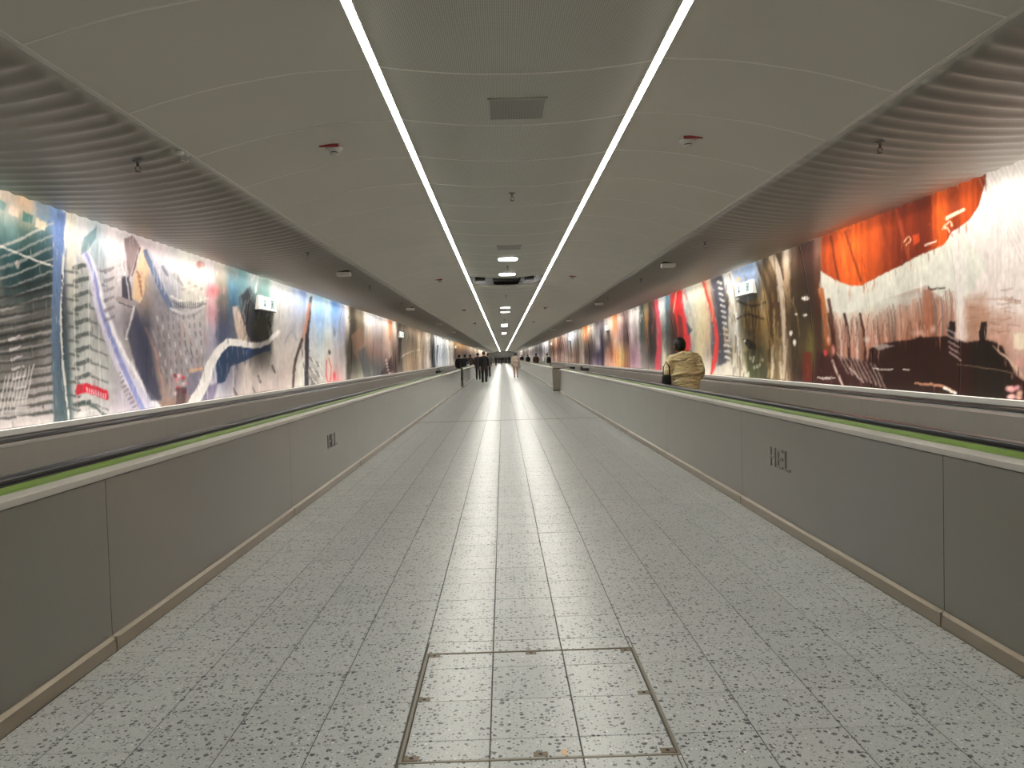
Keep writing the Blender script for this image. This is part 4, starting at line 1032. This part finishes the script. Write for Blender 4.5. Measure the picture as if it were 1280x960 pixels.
# ------------------------------------------------------------------ lit exit signs on the murals
M['signmark'] = emit('sign_mark', (.30, .58, .42), .5)
def exit_sign(s, y0, z0, L, Hh, label):
    xm = mur_x(z0 + Hh / 2); f = xm - .055
    t = thing('exit_sign', label, 'exit sign', (s * xm, y0 + L / 2, z0), group='lit white signs on the murals')
    MB().box(s * (f + .003), s * (xm + .03), y0 - .01, y0 + L + .01, z0 - .01, z0 + Hh + .01, .0).build('housing', M['white'], t)
    MB().box(s * f, s * (f + .0025), y0, y0 + L, z0, z0 + Hh).build('lit_face', M['sign'], t)
    g = f - .0015
    U = (lambda u: y0 + u * L) if s < 0 else (lambda u: y0 + (1 - u) * L)   # u runs left to right for the reader
    def flat(name, pts):
        q = MB(); n = len(pts); vs = [(s * g, U(u), z0 + v * Hh) for u, v in pts] + [(s * (g + .0012), U(u), z0 + v * Hh) for u, v in pts]
        q.add(vs, [tuple(range(n)), tuple(reversed(range(n, 2 * n)))] + [(i, (i + 1) % n, n + (i + 1) % n, n + i) for i in range(n)]); return q.build(name, M['signmark'], t)
    a = .30 if s < 0 else .24
    flat('arrow', [(a - .015, .80), (a + .015, .80), (a + .015, .42), (a + .06, .42), (a, .18), (a - .06, .42), (a - .015, .42)])
    d = .74
    flat('door_mark', [(d - .07, .15), (d - .07, .85), (d + .07, .85), (d + .07, .15), (d + .052, .15), (d + .052, .78), (d - .052, .78), (d - .052, .15)])
    flat('figure_mark', [(d - .02, .72), (d + .015, .72), (d + .03, .52), (d + .01, .45), (d + .035, .2), (d + .015, .2), (d - .01, .38), (d - .04, .2), (d - .05, .24), (d - .02, .46), (d - .035, .56)])
    return t
for k, y in enumerate((12.66, 30.0, 47.5, 65.0)):
    exit_sign(-1, y, 2.34, .97, .205, ORD[k] + ' lit white exit sign with arrow on the blue and grey facade mural')
    exit_sign(1, y, 2.385, .93, .20, ORD[k] + ' lit white exit sign with arrow on the mural with the big orange patch')

# ------------------------------------------------------------------ bin
t = thing('litter_bin', 'square brushed steel bin standing at the end of the walkway', 'bin', (2.16, 31.6, 0))
MB().box(1.94, 2.39, 31.36, 31.82, 0, .06).build('plinth', M['edge'], t)
MB().box(1.925, 2.405, 31.34, 31.84, .06, .90, .004).build('body', M['binsteel'], t)
for a, b in ((1.935, 2.16), (2.17, 2.395)):
    p = MB().box(a, b, 31.328, 31.342, .08, .86).build('door', M['binsteel'], t); MB().box((a + b) / 2 - .03, (a + b) / 2 + .03, 31.32, 31.33, .78, .80).build('handle', M['edge'], p)
MB().box(1.925, 2.405, 31.34, 31.84, .93, 1.05, .02).build('lid', M['steel2'], t)
MB().box(1.96, 2.37, 31.37, 31.81, .90, .93).build('slot', M['dark'], t)

# ------------------------------------------------------------------ people
SKIN = mat('skin', (176, 126, 98), .5); SKIN2 = mat('deep_skin', (120, 82, 60), .5)
HAIR = mat('black_hair', (14, 12, 11), .45); HAIRB = mat('brown_hair', (58, 40, 28), .45)
def cloth(name, c, folds=0.0):
    m = mat(name, c, .75); b = m.node_tree.nodes['Principled BSDF']
    if folds:
        tc = nd(m, 'ShaderNodeTexCoord'); mp = nd(m, 'ShaderNodeMapping'); lk(m, tc.outputs['Object'], mp.inputs['Vector'])
        mp.inputs['Rotation'].default_value = (0, .8, 0); mp.inputs['Scale'].default_value = (2.2, 1.5, 6.5)
        n = nd(m, 'ShaderNodeTexNoise'); n.inputs['Scale'].default_value = 2.6; n.inputs['Detail'].default_value = 2.5; n.inputs['Distortion'].default_value = 1.2
        lk(m, mp.outputs[0], n.inputs['Vector']); bp = nd(m, 'ShaderNodeBump'); bp.inputs['Strength'].default_value = 1; bp.inputs['Distance'].default_value = folds
        lk(m, n.outputs['Fac'], bp.inputs['Height']); lk(m, bp.outputs[0], b.inputs['Normal'])
    return m
def skin_mesh(verts, edges, radii, root, mat_, sub=1, name='skin'):
    me = bpy.data.meshes.new(name); me.from_pydata([tuple(v) for v in verts], edges, []); me.update()
    o = bpy.data.objects.new(name, me); COL.objects.link(o)
    md = o.modifiers.new('skin', 'SKIN'); md.use_smooth_shade = True; md.branch_smoothing = .6
    for i, r in enumerate(radii):
        d = me.skin_vertices[0].data[i]; d.radius = r if isinstance(r, tuple) else (r, r); d.use_root = (i == root)
    sb = o.modifiers.new('sub', 'SUBSURF'); sb.levels = sub; sb.render_levels = sub
    bpy.context.view_layer.update()
    ev = o.evaluated_get(bpy.context.evaluated_depsgraph_get())
    out = bpy.data.meshes.new_from_object(ev); out.name = name; out.materials.clear(); out.materials.append(mat_)
    bpy.data.objects.remove(o); bpy.data.meshes.remove(me)
    return out
def add_hand(mb, wrist, d, side, n_pts=2):
    d = Vector(d).normalized(); t = Vector((side, 0, 0)); n = d.cross(t).normalized(); t = n.cross(d).normalized()
    W = Vector(wrist)
    mb.sweep([(W, t * .026, n * .017), (W + d * .045, t * .040, n * .017), (W + d * .088, t * .041, n * .014)], [(math.cos(2 * math.pi * i / 8), math.sin(2 * math.pi * i / 8)) for i in range(8)])
    for k, (off, L) in enumerate(((-.031, .062), (-.011, .074), (.010, .080), (.030, .070))):
        b = W + d * .085 + t * off; c = n * (.012 + .004 * k)
        mb.tube([b, b + d * L * .45 + c * .3, b + d * L * .8 + c * 1.1, b + d * L + c * 2.0], [.0092, .0088, .008, .006], 6)
    b = W + d * .03 - t * .03
    mb.tube([b, b + d * .025 - t * .022, b + d * .055 - t * .028 + n * .01], [.011, .010, .007], 6)

def person(label, loc, h=1.72, rz=0, stride=.0, lean=0.0, tilt=0.0, jacket=None, trousers=None, shoes=None, hair=HAIR, skin=SKIN, arms=None, head_turn=(0, 0), jacket_hem=.80, shorts=False, sub=1, width=1.0, cap=None, group='people walking through the tunnel'):
    t = thing('person', label, 'person', loc, rz, group)
    k = h / 1.72
    def up_(p):      # lean the upper body about the hips
        v = Vector(p) - Vector((0, 0, .93))
        v = Matrix.Rotation(tilt, 3, 'Y') @ (Matrix.Rotation(-lean, 3, 'X') @ v); return v + Vector((0, 0, .93))
    def S(p): return Vector(p) * k
    hd = Vector((head_turn[0], head_turn[1], 0))
    pel = (0, 0, .93)
    sp1, ch, nb = up_((0, 0, 1.10)), up_((0, .0, 1.27)), up_((0, -.01, 1.42))
    nk, hc, ht = up_(Vector((0, .015, 1.48)) + hd * .3), up_(Vector((0, .03, 1.57)) + hd), up_(Vector((0, .03, 1.655)) + hd * 1.25)
    sh = {q: up_((q * .165 * width, -.005, 1.385)) for q in (-1, 1)}
    ar = {}
    for q in (-1, 1):
        if arms and q in arms: ar[q] = (Vector(arms[q][0]), Vector(arms[q][1]))
        else:
            sw = q * stride * .8
            e = sh[q] + Vector((q * .05, sw * .22, -.27)); ar[q] = (e, e + Vector((q * -.01, sw * .22 + .07, -.23)))
    lg = {}
    for q in (-1, 1):
        a = -q * stride
        hip = Vector((q * .085, 0, .90)); kn = hip + Vector((q * .01, math.sin(a) * .42 + .02, -math.cos(a) * .42))
        a2 = a - (.35 * abs(stride) * 1.6 if a < 0 else .05)
        an = kn + Vector((0, math.sin(a2) * .40, -math.cos(a2) * .40))
        lg[q] = [hip, kn, an]
    low = min(lg[q][2].z for q in (-1, 1)) - .075
    for q in (-1, 1): lg[q] = [p - Vector((0, 0, 0)) for p in lg[q]]
    drop = Vector((0, 0, -low))
    V = [pel, sp1, ch, nb, nk, hc, ht]; E = [(0, 1), (1, 2), (2, 3), (3, 4), (4, 5), (5, 6)]
    R_ = [(.15, .10), (.135, .095), (.150, .10), (.062, .055), (.050, .050), (.078, .092), (.05, .06)]
    for q in (-1, 1):
        b = len(V); V += [sh[q], ar[q][0], ar[q][1]]; R_ += [(.044, .044), (.038, .038), (.027, .027)]; E += [(3, b), (b, b + 1), (b + 1, b + 2)]
    for q in (-1, 1):
        b = len(V); V += lg[q] + [lg[q][2] + Vector((0, .10, -.045))]; R_ += [(.085, .085), (.056, .056), (.038, .038), (.03, .03)]; E += [(0, b), (b, b + 1), (b + 1, b + 2), (b + 2, b + 3)]
    f = lambda vs: [(Vector(v) + drop) * k for v in vs]
    sc_r = lambda rs: [(r[0] * k, r[1] * k) for r in rs]
    body = skin_mesh(f(V), E, sc_r(R_), 0, skin, sub, 'body')
    mb = MB(); mb.v = [tuple(v.co) for v in body.vertices]; mb.f = [tuple(p.vertices) for p in body.polygons]; mb.sm = [True] * len(mb.f)
    H_ = (hc + drop) * k
    for q in (-1, 1):
        w_ = (ar[q][1] + drop) * k; e_ = (ar[q][0] + drop) * k; add_hand(mb, w_ - (w_ - e_).normalized() * .01, w_ - e_, q)
        mb.ball(H_ + Vector((q * .076 * k, -.005, -.005)), (.012, .022, .032), 8, 6)                   # ears
        mb.ball(H_ + Vector((q * .030 * k, .083 * k, .012)), (.012, .008, .008), 8, 6)                 # eyelids
    mb.tube([H_ + Vector((0, .088 * k, .015)), H_ + Vector((0, .104 * k, -.02)), H_ + Vector((0, .088 * k, -.03))], [.008, .014, .010], 6)
    mb.tube([H_ + Vector((-.022, .080 * k, -.055)), H_ + Vector((0, .088 * k, -.054)), H_ + Vector((.022, .080 * k, -.055))], [.004, .007, .004], 6)
    mb.build('body', skin, t).location = (0, 0, 0)
    # clothing
    if jacket:
        hem = Vector((0, -.005, jacket_hem)); V = [hem, pel, sp1, ch, nb, up_((0, .0, 1.455))]; E = [(0, 1), (1, 2), (2, 3), (3, 4), (4, 5)]
        R_ = [(.185 * width, .135), (.185 * width, .135), (.175 * width, .13), (.19 * width, .135), (.15 * width, .105), (.075, .072)]
        for q in (-1, 1):
            b = len(V); fo = ar[q][0] + (ar[q][1] - ar[q][0]) * .86
            V += [sh[q], ar[q][0], fo]; R_ += [(.094, .092), (.066, .066), (.047, .047)]; E += [(4, b), (b, b + 1), (b + 1, b + 2)]
        link('jacket', skin_mesh(f(V), E, sc_r(R_), 1, jacket, sub, 'jacket'), t, loc=(0, 0, 0))
    if trousers:
        V = [Vector((0, 0, .98)), Vector(pel)]; E = [(0, 1)]; R_ = [(.155, .115), (.165, .12)]
        for q in (-1, 1):
            b = len(V); end = lg[q][2] - Vector((0, 0, .025))
            if shorts: V += [lg[q][0], lg[q][1] + Vector((0, 0, .06))]; R_ += [(.10, .10), (.085, .085)]; E += [(1, b), (b, b + 1)]
            else: V += [lg[q][0], lg[q][1], end]; R_ += [(.098, .098), (.072, .072), (.064, .064)]; E += [(1, b), (b, b + 1), (b + 1, b + 2)]
        link('trousers', skin_mesh(f(V), E, sc_r(R_), 1, trousers, sub, 'trousers'), t, loc=(0, 0, 0))
    for q in (-1, 1):
        a = (lg[q][2] + drop) * k; pz = a.z - .072 * k
        o = MB().sweep([(a + Vector((0, y_, zc)), (wd, 0, 0), (0, 0, hh)) for y_, wd, hh, zc in ((-.075, .028, .03, -.045), (-.05, .040, .045, -.03), (.03, .042, .042, -.034), (.10, .046, .028, -.048), (.165, .036, .02, -.056), (.185, .015, .01, -.062))],
                       [(math.cos(2 * math.pi * i / 10), max(-.9, math.sin(2 * math.pi * i / 10))) for i in range(10)]).build('shoe', shoes, t); o.location = (0, 0, 0)
    q = MB(); q.ball(H_ + Vector((0, -.012, .028)), (.092 * k, .108 * k, .105 * k), 14, 10)
    q.v = [(x, min(y, H_.y + .012) if z < H_.z + .035 else min(y, H_.y + .055 + .5 * max(0, z - H_.z - .06)), max(z, H_.z - .10)) for x, y, z in q.v]
    o = q.build('hair', hair, t); o.location = (0, 0, 0)
    if cap:
        q = MB(); q.ball(H_ + Vector((0, -.005, .05)), (.100 * k, .118 * k, .085 * k), 14, 8); q.v = [(x, y, max(z, H_.z + .045)) for x, y, z in q.v]
        q.sweep([(H_ + Vector((0, y_, .05)), (wd, 0, 0), (0, 0, .006)) for y_, wd in ((.08, .08), (.14, .075), (.175, .05))], [(math.cos(2 * math.pi * i / 8), math.sin(2 * math.pi * i / 8)) for i in range(8)])
        o = q.build('cap', cap, t); o.location = (0, 0, 0)
    return t
def backpack(loc, rz, label, m, s=1.0):
    t = thing('backpack', label, 'backpack', loc, rz, group='backpacks')
    q = MB().sweep([((0, 0, z), (a, 0, 0), (0, b, 0)) for z, a, b in ((0, .11, .07), (.03, .145, .095), (.20, .15, .10), (.34, .13, .085), (.40, .08, .05))], [(math.copysign(abs(math.cos(x)) ** .6, math.cos(x)) * s, math.copysign(abs(math.sin(x)) ** .6, math.sin(x)) * s) for x in [2 * math.pi * i / 14 for i in range(14)]])
    q.build('pack', m, t).location = (0, 0, 0)
    MB().box(-.09, .09, -.125, -.09, .05, .2, .01).build('pocket', m, t).location = (0, 0, 0)
    for d in (-1, 1): MB().tube([(d * .09, .06, .36), (d * .10, .13, .38), (d * .10, .18, .2), (d * .10, .08, .04)], .014, 6).build('strap', m, t).location = (0, 0, 0)
    return t
def bag(loc, rz, label, m, w_=.12, d_=.05, h_=.2, cat='bag'):
    t = thing('shoulder_bag', label, cat, loc, rz, group='hand and shoulder bags')
    MB().sweep([((0, 0, z), (a * w_, 0, 0), (0, a * d_, 0)) for z, a in ((-h_, .85), (-h_ * .9, 1), (-h_ * .2, .95), (0, .8))], [(math.copysign(abs(math.cos(x)) ** .5, math.cos(x)), math.copysign(abs(math.sin(x)) ** .5, math.sin(x))) for x in [2 * math.pi * i / 12 for i in range(12)]]).build('pouch', m, t).location = (0, 0, 0)
    MB().tube([(-w_ * .7, 0, -.01), (-w_ * .6, 0, .12), (0, 0, .2), (w_ * .6, 0, .12), (w_ * .7, 0, -.01)], .009, 6).build('strap', m, t).location = (0, 0, 0)
    return t
TAN = cloth('tan_cotton', (254, 234, 180), .13); BLK = cloth('black_cloth', (17, 17, 18)); BLK2 = cloth('charcoal_cloth', (36, 36, 38)); PLUM = cloth('plum_grey_cloth', (52, 46, 50))
BEI = cloth('beige_cloth', (190, 172, 154)); BEI2 = cloth('sand_cloth', (168, 146, 122)); OLV = cloth('grey_green_cloth', (84, 84, 78)); WHT = cloth('white_cloth', (226, 224, 218)); NAVY = cloth('navy_cloth', (24, 26, 36)); BRN = cloth('brown_cloth', (74, 54, 46)); DEN = cloth('dark_denim', (40, 46, 60))
SHW = mat('white_shoe', (225, 225, 222), .5); SHB = mat('black_shoe', (14, 14, 14), .4)
person('person in a wrinkled tan jacket with short dark hair riding the walkway', (2.64, 11.4, .004), 1.70, rz=.10, lean=.16, tilt=-.05, jacket=TAN, trousers=BLK2, shoes=SHB, sub=2, width=1.22, jacket_hem=.72,
       arms={-1: ((-.27, .08, 1.12), (-.26, .28, 1.035)), 1: ((.245, .04, 1.10), (.22, .26, 1.0))}, head_turn=(-.025, .03), group='people riding the walkways')
bag((2.315, 11.32, 1.10), 0, 'black shoulder bag on the forearm of the person in the tan jacket', BLK, .07, .045, .15)
WALK = 'people walking through the tunnel'; RIDE = 'people riding the walkways'
person('person walking away in black jacket, black trousers and white shoes', (-1.14, 42.4, 0), 1.86, stride=.26, jacket=BLK, trousers=BLK, shoes=SHW, hair=HAIRB)
person('person in a plum grey jacket beside the walker with white shoes', (-1.72, 50.0, 0), 1.84, stride=.22, jacket=PLUM, trousers=BLK2, shoes=SHB)
person('person in a grey green jacket with a white bag ahead of white shoes', (-1.17, 56.0, 0), 1.84, stride=-.24, jacket=OLV, trousers=BLK, shoes=SHB)
bag((-.785, 56.1, .98), 0, 'white bag carried by the person in the grey green jacket', WHT)
person('person in a beige jacket and sand shorts with bare legs walking away', (.79, 53.8, 0), 1.80, stride=.2, jacket=BEI, trousers=BEI2, shoes=SHB, shorts=True, width=1.15)
bag((1.20, 53.9, 1.05), 0, 'pale bag at the right side of the person in beige', WHT)
person('person in a black coat, nearest of the dark group on the walkway at left', (-2.75, 46.9, .01), 1.70, jacket=BLK, trousers=BLK, shoes=SHB, group=RIDE)
person('person in a navy jacket, middle of the dark group on the walkway at left', (-2.75, 53.8, .01), 1.73, jacket=NAVY, trousers=BLK2, shoes=SHB, group=RIDE)
bag((-2.52, 53.4, 1.02), 0, 'small white bag beside the person in the navy jacket', WHT, .1, .05, .14)
person('person in a brown jacket, farthest of the dark group on the walkway at left', (-2.75, 62.9, .01), 1.78, jacket=BRN, trousers=DEN, shoes=SHB, group=RIDE)
person('person in white with a white cap and a black backpack on the right walkway', (2.75, 49.3, .01), 1.70, jacket=WHT, trousers=DEN, shoes=SHW, cap=SHW, group=RIDE)
backpack((2.83, 48.93, 1.0), 0, 'black backpack on the person in the white cap', BLK)
person('person in a brown jacket on the right walkway beyond the white cap', (2.75, 65.9, .01), 1.71, jacket=BRN, trousers=BLK2, shoes=SHB, group=RIDE)
person('person in a charcoal jacket on the right walkway beyond the person in brown', (2.75, 87.0, .01), 1.70, jacket=BLK2, trousers=BLK, shoes=SHB, group=RIDE)
FARP = [(-2.0, 120, BLK, 'black coat at the left edge of the distant crowd'), (-1.35, 140, NAVY, 'navy coat at the left of the distant crowd'), (-.95, 165, BLK2, 'charcoal coat left of the middle in the distant crowd'),
        (-.40, 152, BLK, 'black coat in the middle of the distant crowd'), (.45, 178, BRN, 'brown coat right of the middle in the distant crowd'), (1.2, 160, BLK, 'black coat at the right of the distant crowd'),
        (1.95, 150, BLK2, 'charcoal coat at the right edge of the distant crowd'), (-1.7, 185, BLK2, 'charcoal coat far back at the left of the distant crowd'), (-.05, 192, BLK, 'black coat farthest back in the middle of the distant crowd'), (.85, 198, NAVY, 'navy coat far back right of the middle of the distant crowd'), (1.6, 188, BLK, 'black coat far back at the right of the distant crowd'),
        (-2.75, 140, BLK, 'black coat very far along the left walkway'), (2.75, 145, NAVY, 'navy coat very far along the right walkway'), (-2.75, 110, BLK2, 'charcoal coat far along the left walkway'), (2.75, 115, BLK, 'black coat far along the right walkway')]
for i, (x, y, m, lb) in enumerate(FARP):
    person('distant person in a ' + lb, (x, y, 0), 1.72 + .03 * (i % 3), stride=.2 if abs(x) < 2.5 else 0, jacket=m, trousers=BLK, shoes=SHB, group='distant crowd')
